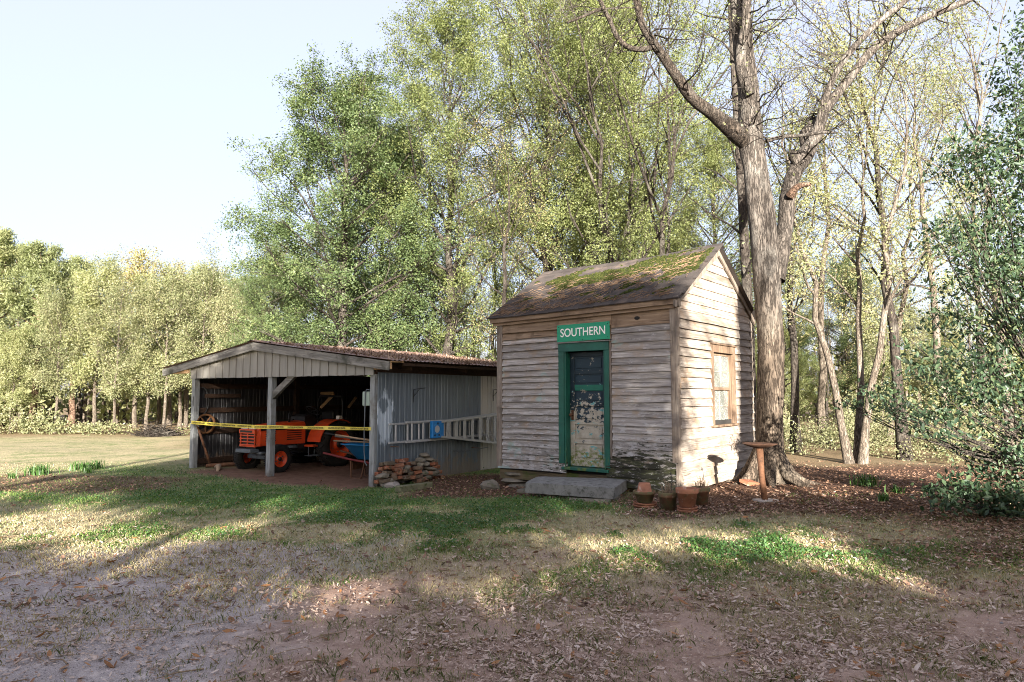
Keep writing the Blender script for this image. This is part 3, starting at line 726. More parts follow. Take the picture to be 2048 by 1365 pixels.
for (z0, z1, du) in ((WZ0+.03, ZM+.02, -.062), (ZM-.02, WZ1-.132, -.035)):
    sash = MB()
    for q in ((a0, a0+.05, z0, z1), (a1-.05, a1, z0, z1), (a0+.05, a1-.05, z0, z0+.05), (a0+.05, a1-.05, z1-.045, z1)): sash.box((wu+du-.012, q[0], q[2]), (wu+du+.012, q[1], q[3]))
    so = sash.build('sash', m_winwood, win)
    vm = (a0+a1)/2; zm = (z0+z1)/2
    MB().box((wu+du-.008, vm-.01, z0+.05), (wu+du+.008, vm+.01, z1-.045)).build('muntin', m_side, so)
    MB().box((wu+du-.007, a0+.05, zm-.01), (wu+du+.007, a1-.05, zm+.01)).build('muntin', m_side, so)
    for p0, p1 in ((a0+.05, vm-.01), (vm+.01, a1-.05)):
        for q0, q1 in ((z0+.05, zm-.01), (zm+.01, z1-.045)):
            MB().box((wu+du-.002, p0, q0), (wu+du+.002, p1, q1)).build('pane', m_glass, so)
cu = MB(); n_ = 40
for q in range(n_+1):
    v = a0+(a1-a0)*q/n_; x = wu-.082+.007*math.sin(q*1.9)+.003*math.sin(q*.7)
    cu.v += [(x, v, WZ0+.06), (x, v, WZ1-.13)]
for q in range(n_): cu.f.append((2*q, 2*q+2, 2*q+3, 2*q+1))
cu.build('curtain', m_curtain, win, smooth=True)
# stones under the corner and dark hole on the upper board
def stone_mesh(seed, a, b, c, mat, n=2, flat=0.):
    import bmesh
    bm = bmesh.new(); bmesh.ops.create_icosphere(bm, subdivisions=n, radius=1); r = np.random.default_rng(seed); D = r.normal(size=(9, 3)); D /= np.linalg.norm(D, axis=1)[:, None]; K = r.uniform(.62, .95, 9)
    for v in bm.verts:
        p = np.array(v.co); k_ = 1.
        for d, kk in zip(D, K):
            t = p@d
            if t > kk: p = p-d*(t-kk)*.85
        p = p*(1+r.normal(0, .025)); v.co = (p[0]*a, p[1]*b, p[2]*c)
    me = bpy.data.meshes.new('stone'); bm.to_mesh(me); bm.free(); me.materials.append(mat); return me
for q, (u, v, z, a, b, c_) in enumerate(((.28, .18, .05, .30, .24, .07), (.32, .16, -.06, .33, .26, .06), (.42, .12, -.14, .3, .24, .06), (3.2, .25, .03, .22, .22, .1), (3.2, 3., .0, .25, .25, .14))):
    obj('pier_stone', stone_mesh(q+40, a, b, c_, m_stone), None, cabin, (u, v, z), (0, 0, q*.7))
# hole gnawed in the upper board
MB().lathe([(0, 0), (.045, 0), (.05, .004), (0, .006)], 9, Matrix.Translation((2.84, -.0205, 2.70)) @ Matrix.Rotation(math.pi/2, 4, 'X') @ Matrix.Diagonal((1., .6, 1., 1.))).build('knot_hole', m_dark, cabin)
# sign over the door
def cab(u, v, z): 
    return Vector((HB[0]+u*math.cos(HT)-v*math.sin(HT), HB[1]+u*math.sin(HT)+v*math.cos(HT), z))
sg = thing('sign', 'green board sign with white SOUTHERN lettering above the cabin door', 'sign', cab(1.84, -.045, 2.53), HT)
sg.rotation_euler = (0, R(-.6), HT)
MB().bbox((-.515, -.009, -.145), (.515, .009, .145), .002).build('board', m_sign, sg)
obj('lettering', text_mesh('SOUTHERN', .20, .0015, .0016, .86), m_white, sg, (0, -.0115, 0), (math.pi/2, 0, 0))
for x, z in ((-.48, .11), (.48, .11), (-.48, -.11), (.48, -.11), (0, -.125)):
    MB().lathe([(0, 0), (.008, 0), (.006, .003), (0, .004)], 8, Matrix.Translation((x, -.009, z)) @ Matrix.Rotation(math.pi/2, 4, 'X')).build('screw', m_black, sg)
# ------------------------------------------------------------------ machine shed
shed = thing('machine_shed', 'low open-fronted tin shed with shallow rusty gable roof and grey posts', 'shed', (SB[0], SB[1], 0), ST)
GZ = -.24
for u in (.0, 2.755, 5.735): MB().bbox((u, .0, GZ-.1), (u+.125, .13, 1.87), .006).jit(.004, rng).build('post', m_greyz, shed)
for u in (.0, 5.735):
    for v in (2.9, 5.85): MB().box((u+.02, v, GZ-.1), (u+.125, v+.12, 2.0)).build('post', m_inwood, shed)
AU, AZ = 2.40, 2.60; LU, LZ, RU, RZ2 = -1.02, 2.09, 6.39, 2.09
def srz(u): return AZ+(LZ-AZ)*(AU-u)/(AU-LU) if u < AU else AZ+(RZ2-AZ)*(u-AU)/(RU-AU)
# gable panels
du = .245; u = -.02; i_ = 0
while u < 5.85:
    e = min(u+du, 5.865); b = MB()
    P = [(u, 1.85+rng.uniform(-.006, .006)), (e-.012, 1.85+rng.uniform(-.006, .006))]
    top = [(e-.012, srz(e)-.05)]+([(AU, srz(AU)-.05)] if u < AU < e else [])+[(u, srz(u)-.05)]
    b.prism(P+top, 1, -.025, -.008)
    b.prism([(e-.02, 1.845), (e, 1.845), (e, srz(e)-.05), (e-.02, srz(e)-.05)], 1, -.042, -.026)
    b.build('gable_panel', m_gable, shed); u = e
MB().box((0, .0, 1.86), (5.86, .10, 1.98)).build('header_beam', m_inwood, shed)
MB().add([(2.88, .03, 1.38), (2.88, .10, 1.38), (2.88, .03, 1.55), (2.88, .10, 1.55), (3.36, .03, 1.86), (3.36, .10, 1.86), (3.58, .03, 1.86), (3.58, .10, 1.86)], [(0,2,4,6), (1,7,5,3), (0,6,7,1), (2,3,5,4), (0,1,3,2), (4,5,7,6)]).build('knee_brace', m_greyx, shed)
# rake fascia boards
for a, b_, n_ in (((LU, LZ), (AU, AZ), 0), ((AU, AZ), (RU-.04, RZ2+.005), 1)):
    L = math.hypot(b_[0]-a[0], b_[1]-a[1]); an = math.atan2(b_[1]-a[1], b_[0]-a[0])
    MB().bbox((.002, 0, -.175), (L-.002, .035, -.01), .005).jit(.003, rng).build('rake_board', m_greyx, shed, (a[0], -.14, a[1]), (0, -an, 0))
# metal roof sheets laid side by side along the ridge
sh_n = 9
for side in (0, 1):
    for q in range(sh_n):
        v0 = -.17+q*(SL2+.4)/sh_n; v1 = v0+(SL2+.4)/sh_n+.012
        b = MB(); nn = 24; ua, za, ub, zb = (AU, AZ, RU, RZ2) if side else (AU, AZ, LU, LZ)
        prof = []
        for e in range(nn+1):
            v = v0+(v1-v0)*e/nn; h_ = .012*(1 if (e % 4) in (0, 1) else 0)+.004*(q % 2); prof.append((v, h_))
        for v, h_ in prof: b.v += [(ua, v, za+.012+h_), ((ua+ub)/2, v, (za+zb)/2+.012+h_-.01), (ub, v, zb+.012+h_)]
        for e in range(nn):
            o = 3*e; b.f += [(o, o+1, o+4, o+3), (o+1, o+2, o+5, o+4)]
        b.build('roof_sheet', m_roofmetal, shed)
b = MB(); b.add([(AU-.15, -.19, AZ+.005), (AU, -.19, AZ+.045), (AU+.15, -.19, AZ+.005), (AU-.15, SL2+.23, AZ+.005), (AU, SL2+.23, AZ+.045), (AU+.15, SL2+.23, AZ+.005)], [(0, 1, 4, 3), (1, 2, 5, 4)]); b.build('ridge_cap', m_roofmetal, shed)
# rafters and purlins below the sheets; their cut ends show under the right eave
for v in (.55, 2.3, 4.1, 5.8):
    for a, b_ in (((LU+.06, LZ), (AU, AZ)), ((AU, AZ), (RU-.12, RZ2))):
        L = math.hypot(b_[0]-a[0], b_[1]-a[1]); an = math.atan2(b_[1]-a[1], b_[0]-a[0])
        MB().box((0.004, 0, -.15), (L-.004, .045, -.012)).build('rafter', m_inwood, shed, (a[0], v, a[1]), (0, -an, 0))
MB().bbox((5.92, -.10, 1.945), (6.34, -.055, 2.07), .004).build('lookout', m_rafter_end, shed)
MB().bbox((5.96, -.10, 2.075), (6.36, .25, 2.095), .004).build('eave_board', m_rafter_end, shed)
MB().bbox((-.95, -.095, 1.97), (-.02, -.05, 2.08), .004).build('lookout', m_rafter_end, shed)
MB().box((5.875, .0, 1.90), (5.92, 6.0, 2.06)).build('eave_beam', m_inwood, shed)
MB().box((6.30, .25, 2.02), (6.335, 6.1, 2.07)).build('purlin', m_inwood, shed)
# ribbed wall sheets: local x along the wall
def ribbed(L, zt, rib=.2, amp=.013):
    b = MB(); x = 0.; P = []
    while x < L-1e-4:
        for dx, y in ((0, 0), (.012, -amp), (.035, -amp), (.047, 0), (rib*.5, 0), (rib*.5+.006, -amp*.4), (rib*.5+.014, -amp*.4), (rib*.5+.02, 0)):
            if x+dx <= L: P.append((x+dx, y))
        x += rib
    P.append((L, 0))
    for x, y in P: b.v += [(x, y, GZ+rng.uniform(-.004, .004)), (x, y, zt)]
    for q in range(len(P)-1): b.f.append((2*q, 2*q+2, 2*q+3, 2*q+1))
    return b
for q in range(8):
    v0 = .06+q*.74; ribbed(.745, 2.06).build('wall_sheet', m_blue, shed, (5.872+.004*(q % 2), v0, 0), (0, 0, math.pi/2))
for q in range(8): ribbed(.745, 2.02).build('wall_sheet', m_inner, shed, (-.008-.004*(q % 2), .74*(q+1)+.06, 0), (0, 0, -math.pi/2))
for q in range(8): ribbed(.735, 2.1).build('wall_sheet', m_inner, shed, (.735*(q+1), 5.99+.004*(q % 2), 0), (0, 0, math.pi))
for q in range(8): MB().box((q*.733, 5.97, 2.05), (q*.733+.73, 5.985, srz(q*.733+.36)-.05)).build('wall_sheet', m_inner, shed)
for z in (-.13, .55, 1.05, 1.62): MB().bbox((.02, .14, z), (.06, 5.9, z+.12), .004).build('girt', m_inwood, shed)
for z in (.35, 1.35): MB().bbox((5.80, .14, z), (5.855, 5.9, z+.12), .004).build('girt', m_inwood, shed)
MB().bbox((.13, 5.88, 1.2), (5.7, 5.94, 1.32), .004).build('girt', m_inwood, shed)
for v, z in ((1.05, 1.585), (3.84, 1.59)):
    b = MB(); b.tube([(5.885, v, z-.26), (5.895, v, z), (6.20, v+.02, z+.03)], .008, 5); b.tube([(5.89, v, z-.15), (6.05, v, z+.01)], .006, 5); b.build('wall_bracket', m_black, shed)
for v, z in ((.42, .50), (3.0, .31)):
    b = MB(); b.tube([(5.885, v, z), (6.10, v, z)], .008, 5); b.build('wall_bracket', m_rust, shed)
b = MB(); b.tube([(5.9, 2.3, .285), (6.05, 2.5, .27), (6.05, 3.4, .30)], .01, 5); b.build('wall_bracket', m_steel, shed)
# leaves blown onto the metal roof
V, F = [], []
n_ = 2800; uu = nr_.uniform(AU, RU-.02, n_)*1.; vv = nr_.uniform(-.15, SL2+.2, n_); uu = np.where(nr_.random(n_) < .7, AU+(RU-AU)*np.sqrt(nr_.random(n_)), uu)
C = np.stack([uu, vv, AZ+(RZ2-AZ)*(uu-AU)/(RU-AU)+.035+nr_.uniform(0, .02, n_)], 1)
V, F = leaves_np(C, nr_.uniform(.05, .13, n_), nr_, .35, up=(0, 0, 3.))
m_litter_roof = leaf_mat('roof_litter', [(.06, .038, .028), (.11, .066, .048), (.18, .12, .09), (.27, .20, .155)], .1, .8, .1)
lo_ = obj('roof_leaves', mesh_np('roof_leaves', V, [F]), m_litter_roof, shed); lo_['kind'] = 'stuff'
def shd(u, v, z=GZ):
    return Vector((SB[0]+u*math.cos(ST)-v*math.sin(ST), SB[1]+u*math.sin(ST)+v*math.cos(ST), z))
def hit(px, py, B, th, comp, val):
    """where the line of sight meets a vertical plane of a building: comp 0: u = val, comp 1: v = val. Returns local (u, v, z)"""
    d = Vector(ray(px, py)); ax_ = Vector((math.cos(th), math.sin(th), 0)) if comp == 0 else Vector((-math.sin(th), math.cos(th), 0))
    o = Vector((B[0], B[1], 0)); c0 = Vector((0, 0, CH)); t = (val+(o-c0).dot(ax_))/d.dot(ax_); P = c0+d*t
    u, v = to_local(P.x, P.y, B, th); return Vector((u, v, P.z))
shf = lambda px, py, v=0.: hit(px, py, SB, ST, 1, v)
shs = lambda px, py, u=0.: hit(px, py, SB, ST, 0, u)
# ------------------------------------------------------------------ tractor
tr = thing('tractor', 'orange farm tractor parked nose out inside the tin shed', 'tractor', shd(1.83, .62, -.225), ST, scale=(.99, .99, .99))
def tb(n_, a, b, mt, par=None, c=.008, M=None): return MB().bbox(a, b, c, M).build(n_, mt, par or tr)
tb('chassis', (-.17, -.32, .42), (.17, 1.75, .60), m_black); tb('gearbox', (-.2, .95, .34), (.2, 1.8, .75), m_black)
tb('front_axle', (-.47, -.06, .27), (.47, .06, .36), m_steel); tb('bumper', (-.30, -.50, .44), (.22, -.26, .52), m_steel); tb('bumper_bracket', (-.08, -.3, .40), (.34, -.18, .455), m_steel)
# hood as a shaped shell
hood = MB(); ys = [-.36, -.30, .2, .95]; tops = [.99, 1.03, 1.07, 1.10]; ws = [.26, .28, .285, .29]
for y, t_, w_ in zip(ys, tops, ws):
    hood.v += [(-w_, y, .58), (-w_, y, t_-.08), (-w_+.05, y, t_-.015), (0, y, t_+.01), (w_-.05, y, t_-.015), (w_, y, t_-.08), (w_, y, .58)]
for q in range(3):
    o = q*7
    for e in range(6): hood.f.append((o+e, o+e+1, o+e+8, o+e+7))
hood.f += [(0, 1, 2, 3, 4, 5, 6), (27, 26, 25, 24, 23, 22, 21)]
hood = hood.build('hood', m_orange, tr)
gr = tb('grille', (-.24, -.385, .60), (.24, -.362, .90), m_black)
for z in (.60, .665, .735, .805): tb('slat', (-.262, -.43, z), (.262, -.388, z+.024), m_orange, gr, .006)
for x in (-.26, -.02, .235): tb('slat', (x, -.415, .626), (x+.024, -.389, .86), m_orange, gr, .004)
tb('grille_frame', (-.275, -.44, .855), (.275, -.362, .955), m_orange, gr, .012); tb('badge_strip', (-.22, -.446, .885), (.20, -.441, .93), m_decal, gr, .001)
tb('grille_frame', (-.275, -.42, .565), (.275, -.362, .60), m_orange, gr, .01)
for x in (-.25, .03): tb('headlight', (x, -.405, .958), (x+.215, -.364, 1.005), m_lamp, None, .006)
for s_ in (-1, 1):
    x0, x1 = (.286, .292) if s_ > 0 else (-.292, -.286)
    sp = MB().bbox((x0, -.30, .60), (x1, .92, .985), .003).build('side_panel', m_orange, tr)
    for y0, y1 in ((-.16, .12), (.42, .84)):
        for q in range(5): tb('vent', (x0-.002 if s_ < 0 else x0, y0, .68+q*.05), (x1 if s_ < 0 else x1+.002, y1, .70+q*.05), m_black, sp, .001)
    tb('decal', (x0-.003 if s_ < 0 else x1, -.28, .92), (x0 if s_ < 0 else x1+.003, .92, .975), m_decal, sp, .001)
obj('lettering', text_mesh('L3000', .066, .001, .002, 1.15), m_white, sp, (.297, .72, .946), (math.pi/2, 0, math.pi/2))
obj('lettering', text_mesh('DT', .045, .001, .0), m_white, sp, (.297, .90, .946), (math.pi/2, 0, math.pi/2))
MB().tube([(.1, .62, 1.05), (.1, .62, 1.28)], .025, 10).build('exhaust', m_black, tr, smooth=True)
db = MB(); db.prism([(.96, .70), (1.30, .70), (1.30, 1.12), (1.12, 1.26), (.96, 1.2)], 0, -.25, .25); db.build('dashboard', m_black, tr)
tb('gauge', (-.15, 1.135, 1.215), (.15, 1.15, 1.235), m_lamp, None, .003, Matrix.Translation((0, 0, 0)))
MB().tube([(0, 1.2, 1.15), (0, 1.42, 1.33)], .02, 8).build('steering_column', m_black, tr)
for q, P_ in enumerate(([(.2, -.1, .56), (.3, .2, .50), (.31, .7, .47), (.24, 1.0, .5)], [(.18, .1, .53), (.27, .5, .44), (.30, .95, .42)], [(-.2, -.1, .56), (-.3, .3, .48), (-.28, 1.0, .5)], [(.22, 1.0, .62), (.34, 1.15, .58), (.36, 1.3, .7), (.28, 1.45, .8)])): MB().tube(P_, .013, 6).build('hose', m_black, tr, smooth=True)
MB().lathe([(.001, -.11), (.05, -.11), (.06, -.1), (.06, .1), (.05, .11), (.001, .11)], 14, Matrix.Translation((.22, .62, .50)) @ Matrix.Rotation(math.pi/2, 4, 'X')).build('filter', m_steel, tr, smooth=True)
tb('battery_box', (.18, .72, .44), (.30, .95, .575), m_black); tb('tie_rod', (-.45, .10, .27), (.45, .13, .30), m_steel); tb('fuel_cap', (-.03, .78, 1.11), (.03, .84, 1.14), m_black)
M_ = Matrix.Translation((0, 1.42, 1.33)) @ Matrix.Rotation(R(-35), 4, 'X')
sw = MB(); sw.lathe([(.185+.014*math.cos(a), .014*math.sin(a)) for a in [e*math.pi/3 for e in range(6)]], 24, M_, True)
for e in range(3): a = e*2.094; sw.tube([M_ @ Vector((0, 0, 0)), M_ @ Vector((.18*math.cos(a), .18*math.sin(a), 0))], .01, 5)
sw.build('steering_wheel', m_black, tr, smooth=True)
tb('seat', (-.22, 1.52, .92), (.22, 1.9, 1.0), m_black, None, .03); tb('seat_back', (-.21, 1.86, .98), (.21, 1.96, 1.3), m_black, None, .03)
tb('seat_base', (-.17, 1.35, .74), (.30, 1.9, .90), m_orange, None, .03)
def wheel(name, x, y, r, wd, rim, lugs, s_):
    z = r-.012; side = 1 if x > 0 else -1
    M0 = Matrix.Translation((x, y, z)) @ Matrix.Rotation(math.pi/2, 4, 'Y')
    prof = [(rim, -wd*.42), (rim+.02, -wd*.46), (r*.86, -wd*.5), (r*.96, -wd*.42), (r*.985, -wd*.2), (r*.985, wd*.2), (r*.96, wd*.42), (r*.86, wd*.5), (rim+.02, wd*.46), (rim, wd*.42)]
    ty = MB().lathe(prof, 40, M0, True).build(name, m_tyre, tr, smooth=True)
    lm = MB()
    for q in range(lugs):
        a = q*2*math.pi/lugs
        for sd in (-1, 1):
            a_ = a+(math.pi/lugs if sd > 0 else 0); tw = .35 if lugs < 30 else .1
            for (h0, h1, k0, k1) in ((.02, .48, 0, 1),):
                pts = []
                for rr in (r*.965, r+.012):
                    for (hh, da) in ((.02, 0), (.48, -tw*.6), (.48, -tw*.6+.9/lugs*1.5), (.02, .9/lugs*1.5)):
                        pts.append(M0 @ Vector((rr*math.cos(a_+da), rr*math.sin(a_+da), sd*hh*wd)))
                lm.add([tuple(p) for p in pts], [(0,1,2,3), (7,6,5,4), (0,4,5,1), (1,5,6,2), (2,6,7,3), (3,7,4,0)])
    lm.build('tread', m_tyre, ty)
    o_ = side*wd*.42
    ri = MB().lathe([(rim, -o_), (rim+.015, o_), (rim-.01, o_*1.02), (rim*.86, o_*.6), (rim*.80, o_*.35), (rim*.45, o_*.3), (rim*.34, o_*.55), (rim*.3, o_*.7), (0.002, o_*.7)], 32, M0).build('rim', m_orange, ty, smooth=True)
    MB().lathe([(rim*.26, o_*.68), (rim*.24, o_*1.0), (.002, o_*1.05)], 16, M0).build('hub', m_black, ty, smooth=True)
    for e in range(6):
        a = e*math.pi/3; p = Vector((rim*.55*math.cos(a), rim*.55*math.sin(a), o_*.42)); MB().lathe([(0.001, -.01), (.014, -.01), (.014, .015), (.001, .018)], 6, M0 @ Matrix.Translation(p)).build('bolt', m_steel, ty)
wheel('front_wheel', .54, 0, .31, .20, .175, 44, 1); wheel('front_wheel', -.54, 0, .31, .20, .175, 44, -1)
wheel('rear_wheel', .62, 1.62, .545, .32, .33, 20, 1); wheel('rear_wheel', -.62, 1.62, .545, .32, .33, 20, -1)
for s_ in (-1, 1):
    fb = MB(); P = []
    for q in range(11):
        a = R(172-q*11.5); P.append((1.62+.63*math.cos(a), .53+.60*math.sin(a)))
    P2 = [(1.62+(y-1.62)*.965, .53+(z-.53)*.965) for y, z in P]
    x0, x1 = (.30, .74) if s_ > 0 else (-.74, -.30)
    fb.prism(P+P2[::-1], 0, x0, x1)
    ib = P+[(1.95, .75), (1.1, .60)]; fb.build('fender', m_orange, tr); MB().prism(ib, 0, (.27 if s_ > 0 else -.298), (.298 if s_ > 0 else -.27)).build('fender_plate', m_black, tr)
    xa, xb = (.2, .60) if s_ > 0 else (-.60, -.2)
    tb('footboard', (xa, .92, .50), (xb, 1.18, .545), m_orange); tb('step', (xa+.18, .85, .29), (xb+.02, 1.12, .31), m_steel)
    for y in (.9, 1.07): tb('step_hanger', ((xa+xb)/2+.05, y, .30), ((xa+xb)/2+.075, y+.025, .50), m_steel)
tb('fender_lamp', (.58, 1.62, 1.12), (.70, 1.72, 1.21), m_lamp)
MB().tube([(-.45, 1.95, .7), (-.45, 1.97, 1.55), (-.38, 1.97, 1.68), (.38, 1.97, 1.68), (.45, 1.97, 1.55), (.45, 1.95, .7)], .026, 8).build('roll_bar', m_black, tr, smooth=True)
for x in (-.2, .28): MB().tube([(x, 1.35, .8), (x+.03, 1.3, 1.1)], .009, 6).build('lever', m_steel, tr)
# ------------------------------------------------------------------ things in and on the shed
def tape(label, P0, P1, sag, n_txt, hgt, nm, twist):
    a = shd(P0[0], P0[1], P0[2]); b = shd(P1[0], P1[1], P1[2]); L = (b-a).length
    t = thing('caution_tape', label, 'tape', a, math.atan2(b.y-a.y, b.x-a.x), 'caution tape across the shed front')
    sl = (b.z-a.z)/math.hypot(b.x-a.x, b.y-a.y); n_ = 40; bm_ = MB(); ctr = []
    for q in range(n_+1):
        s_ = q/n_; x = L*s_; z = sl*x-sag*4*s_*(1-s_); y = -.01+.010*math.sin(s_*9)*twist; ctr.append((x, y, z)); h_ = hgt*(1-.25*twist*abs(math.sin(s_*5)))
        bm_.v += [(x, y, z-h_/2), (x, y+.006*math.sin(s_*13)*twist, z+h_/2)]
    for q in range(n_): bm_.f.append((2*q, 2*q+2, 2*q+3, 2*q+1))
    tp = bm_.build('strip', m_tape, t, smooth=True)
    me = text_mesh('CAUTION DO NOT ENTER', hgt*.62, .0003, .0012, .82)
    for q in range(n_txt):
        s_ = (q+.5)/n_txt; k_ = s_*n_; c0 = ctr[int(k_)]; an = math.atan2(sl*L-sag*4*(1-2*s_), L)
        an = math.atan(sl-sag*4*(1-2*s_)/L)
        obj('lettering', me, m_ink, tp, (L*s_, c0[1]-.008-.004*twist, sl*L*s_-sag*4*s_*(1-s_)), (math.pi/2, -an, 0))
p0, p1, p2 = shf(386, 845), shf(540, 855), shf(742, 858)
tape('yellow caution tape from the outer left shed post to the middle post', (p0.x-.03, -.012, p0.z), (p1.x+.03, -.012, p1.z), .012, 5, .078, 0, .3)
tape('yellow caution tape from the middle shed post to the corner post', (p1.x-.05, -.03, p1.z+.01), (p2.x+.02, -.012, p2.z), .0, 5, .076, 1, 1.)
# wheelbarrow
wb = thing('wheelbarrow', 'blue plastic wheelbarrow with rusty frame just inside the shed corner post', 'wheelbarrow', shd(4.78, .95, -.225), ST+.12)
tub = MB()
prf = [(.30, .19, .40), (.50, .33, .70), (.545, .365, .705), (.545, .365, .69), (.52, .345, .685), (.49, .325, .685), (.29, .18, .415)]
for a, b, z in prf:
    for e in range(28):
        t_ = 2*math.pi*e/28; cx, sx_ = math.cos(t_), math.sin(t_)
        tub.v.append((math.copysign(abs(cx)**.45, cx)*a+(.10 if z < .5 else 0), math.copysign(abs(sx_)**.45, sx_)*b, z))
for j_ in range(len(prf)-1):
    for e in range(28): f_ = (e+1) % 28; tub.f.append((j_*28+e, j_*28+f_, (j_+1)*28+f_, (j_+1)*28+e))
tub.f.append(tuple(range(28))[::-1]); tub.f.append(tuple(range(6*28, 7*28)))
tub.build('tub', m_tub, wb, smooth=True)
for s_ in (-1, 1):
    b = MB(); b.tube([(-.95, s_*.27, .50), (-.3, s_*.24, .395), (.7, s_*.08, .26)], .022, 8); b.build('handle', flat_mat('red_handle', (.15, .022, .022), .7) if s_ < 0 else m_rust, wb, smooth=True)
    b = MB(); b.tube([(-.28, s_*.22, .38), (-.26, s_*.22, .03), (-.20, s_*.22, .01), (-.05, s_*.22, .01), (0, s_*.22, .03), (.06, s_*.2, .36)], .016, 7); b.build('leg', m_rust, wb, smooth=True)
tb('brace_plate', (-.26, -.2, .18), (-.245, .2, .34), m_rust, wb)
M0 = Matrix.Translation((.72, 0, .19)) @ Matrix.Rotation(math.pi/2, 4, 'X')
MB().lathe([(.09, -.035), (.15, -.045), (.188, -.03), (.19, 0), (.188, .03), (.15, .045), (.09, .035)], 28, M0, True).build('wheel', m_tyre, wb, smooth=True)
for q, (lb, z0, z1, y0, y1, r_, m_) in enumerate((
    ('pale wooden tool handle highest in the blue wheelbarrow, with a black grip', .90, .72, -.20, .05, .017, m_handle),
    ('grey weathered tool handle second from the top in the blue wheelbarrow', .83, .72, -.05, .12, .016, m_greyx),
    ('brown wooden tool handle resting low on the rim of the blue wheelbarrow', .755, .725, -.25, -.02, .018, m_handle),
    ('short brown tool handle at the back of the blue wheelbarrow rim', .80, .73, .15, .2, .016, m_brown))):
    t = thing('garden_tool', lb, 'garden tool', shd(4.78, .95, -.225), ST+.12, 'tools lying in the blue wheelbarrow')
    a = (-.98+.14*q, y0, z0); b = (.45, y1, z1)
    MB().tube([a, ((a[0]+b[0])/2, (y0+y1)/2, (z0+z1)/2+.004), b], r_, 8).build('handle', m_, t, smooth=True)
    MB().add([(.42, y1-.07, z1-.01), (.42, y1+.07, z1-.01), (.66, y1+.08, z1-.03), (.72, y1, z1-.03), (.66, y1-.08, z1-.03), (.42, y1-.07, z1+.002), (.42, y1+.07, z1+.002), (.66, y1+.08, z1-.02), (.72, y1, z1-.02), (.66, y1-.08, z1-.02)], [(4,3,2,1,0), (5,6,7,8,9), (0,1,6,5), (1,2,7,6), (2,3,8,7), (3,4,9,8), (4,0,5,9)]).build('blade', m_rust, t)
    if q == 0: MB().tube([(a[0]-.002, a[1], a[2]+.001), (a[0]+.24, a[1]+.04, a[2]-.03)], .021, 8).build('grip', m_black, t, smooth=True)
# meter box and hose on the corner post
eb = thing('switch_box', 'pale green switch box with grey cable on the inner side of the shed corner post', 'switch box', shd(5.63, .02, 1.27), ST)
tb('case', (-.10, -.01, 0), (.09, .09, .27), m_ebox, eb, .01); tb('lid', (-.09, -.016, .01), (.08, -.0105, .26), m_ebox, eb, .004)
MB().tube([(.10, -.02, .30), (.04, -.035, .31), (.0, -.035, .25), (-.01, -.025, .0), (-.015, -.03, -.5), (-.02, -.02, -.85), (.03, -.04, -1.05), (.10, -.06, -1.1)], .011, 7).build('cable', m_steel, eb, smooth=True)
# things hanging along the inner left wall
h = shs(403, 803, .10); t = MB()
P = [Vector((.085, h.y+.20*math.cos(a), h.z+.33*math.sin(a)*1.)) for a in [e*2*math.pi/24 for e in range(25)]]
hp = thing('wire_hoop', 'loop of black cable hanging on the inner left shed wall', 'cable', shd(0, 0, 0), ST); MB().tube(P, .015, 5, False).build('loop', m_wire, hp, smooth=True)
h = shs(411, 848, .12)
wh = thing('rusty_pulley_wheel', 'rusty yellow spoked wheel leaning on the left shed wall behind the tape', 'wheel', shd(.12, h.y, h.z), ST)
M0 = Matrix.Rotation(math.pi/2, 4, 'Y') @ Matrix.Rotation(.1, 4, 'X')
MB().lathe([(.19, -.02), (.235, -.03), (.235, .03), (.19, .02)], 28, M0, True).build('rim', m_rusty_yellow, wh, smooth=True)
for e in range(5):
    a = e*1.2566; MB().tube([M0 @ Vector((0.03*math.cos(a), .03*math.sin(a), 0)), M0 @ Vector((.2*math.cos(a), .2*math.sin(a), 0))], .018, 6).build('spoke', m_rusty_yellow, wh)
MB().lathe([(.002, -.04), (.05, -.04), (.05, .04), (.002, .04)], 14, M0).build('hub', m_rust, wh)
a, b = shs(398, 862, .14), shs(422, 934, .32)
st_ = thing('rusty_boom', 'rusty pole leaning against the left shed wall with a crossbar on the floor', 'pole', shd(0, 0, 0), ST)
MB().tube([a, b], .028, 8).build('pole', m_rust, st_, smooth=True); a2 = shs(424, 932, .4); MB().tube([(b.x-.05, b.y-.1, b.z+.03), (b.x+.35, b.y+.5, b.z+.05), (b.x+.6, b.y+.9, b.z+.06)], .045, 8).build('crossbar', m_rust, st_, smooth=True)
MB().tube([(b.x-.1, b.y-.08, b.z-.02), (b.x+.5, b.y+.7, b.z-.03)], .02, 6).build('tie_rod', m_rust, st_)
a = shs(445, 790, .1); MBt = MB().bbox((.07, a.y-.45, a.z-.07), (.12, a.y+.5, a.z+.02), .004).build('pointed_board', m_inwood, None); MBt.location = shd(0, 0, 0); MBt.rotation_euler = (0, 0, ST); tag(MBt, 'short brown board fixed along the left shed wall near the cable loop', 'board')
bx_ = shf(487, 832, 2.2); o = MB().bbox((-.09, -.06, -.09), (.09, .06, .09), .006).build('hanging_box', m_brown, None, shd(bx_.x, bx_.y, bx_.z), (0, .35, ST)); tag(o, 'small tan box hanging crooked at the back of the shed', 'box')
lg = thing('log', 'splintered log on the ground by the front tractor wheel', 'log', shd(.95, .1, -.17), ST-.5)
MB().tube([(-.35, 0, .0), (-.1, .03, .03), (.2, 0, .01), (.42, -.04, -.03)], [.05, .06, .05, .02], 8).jit(.01, rng).build('wood', m_stem, lg, smooth=True)
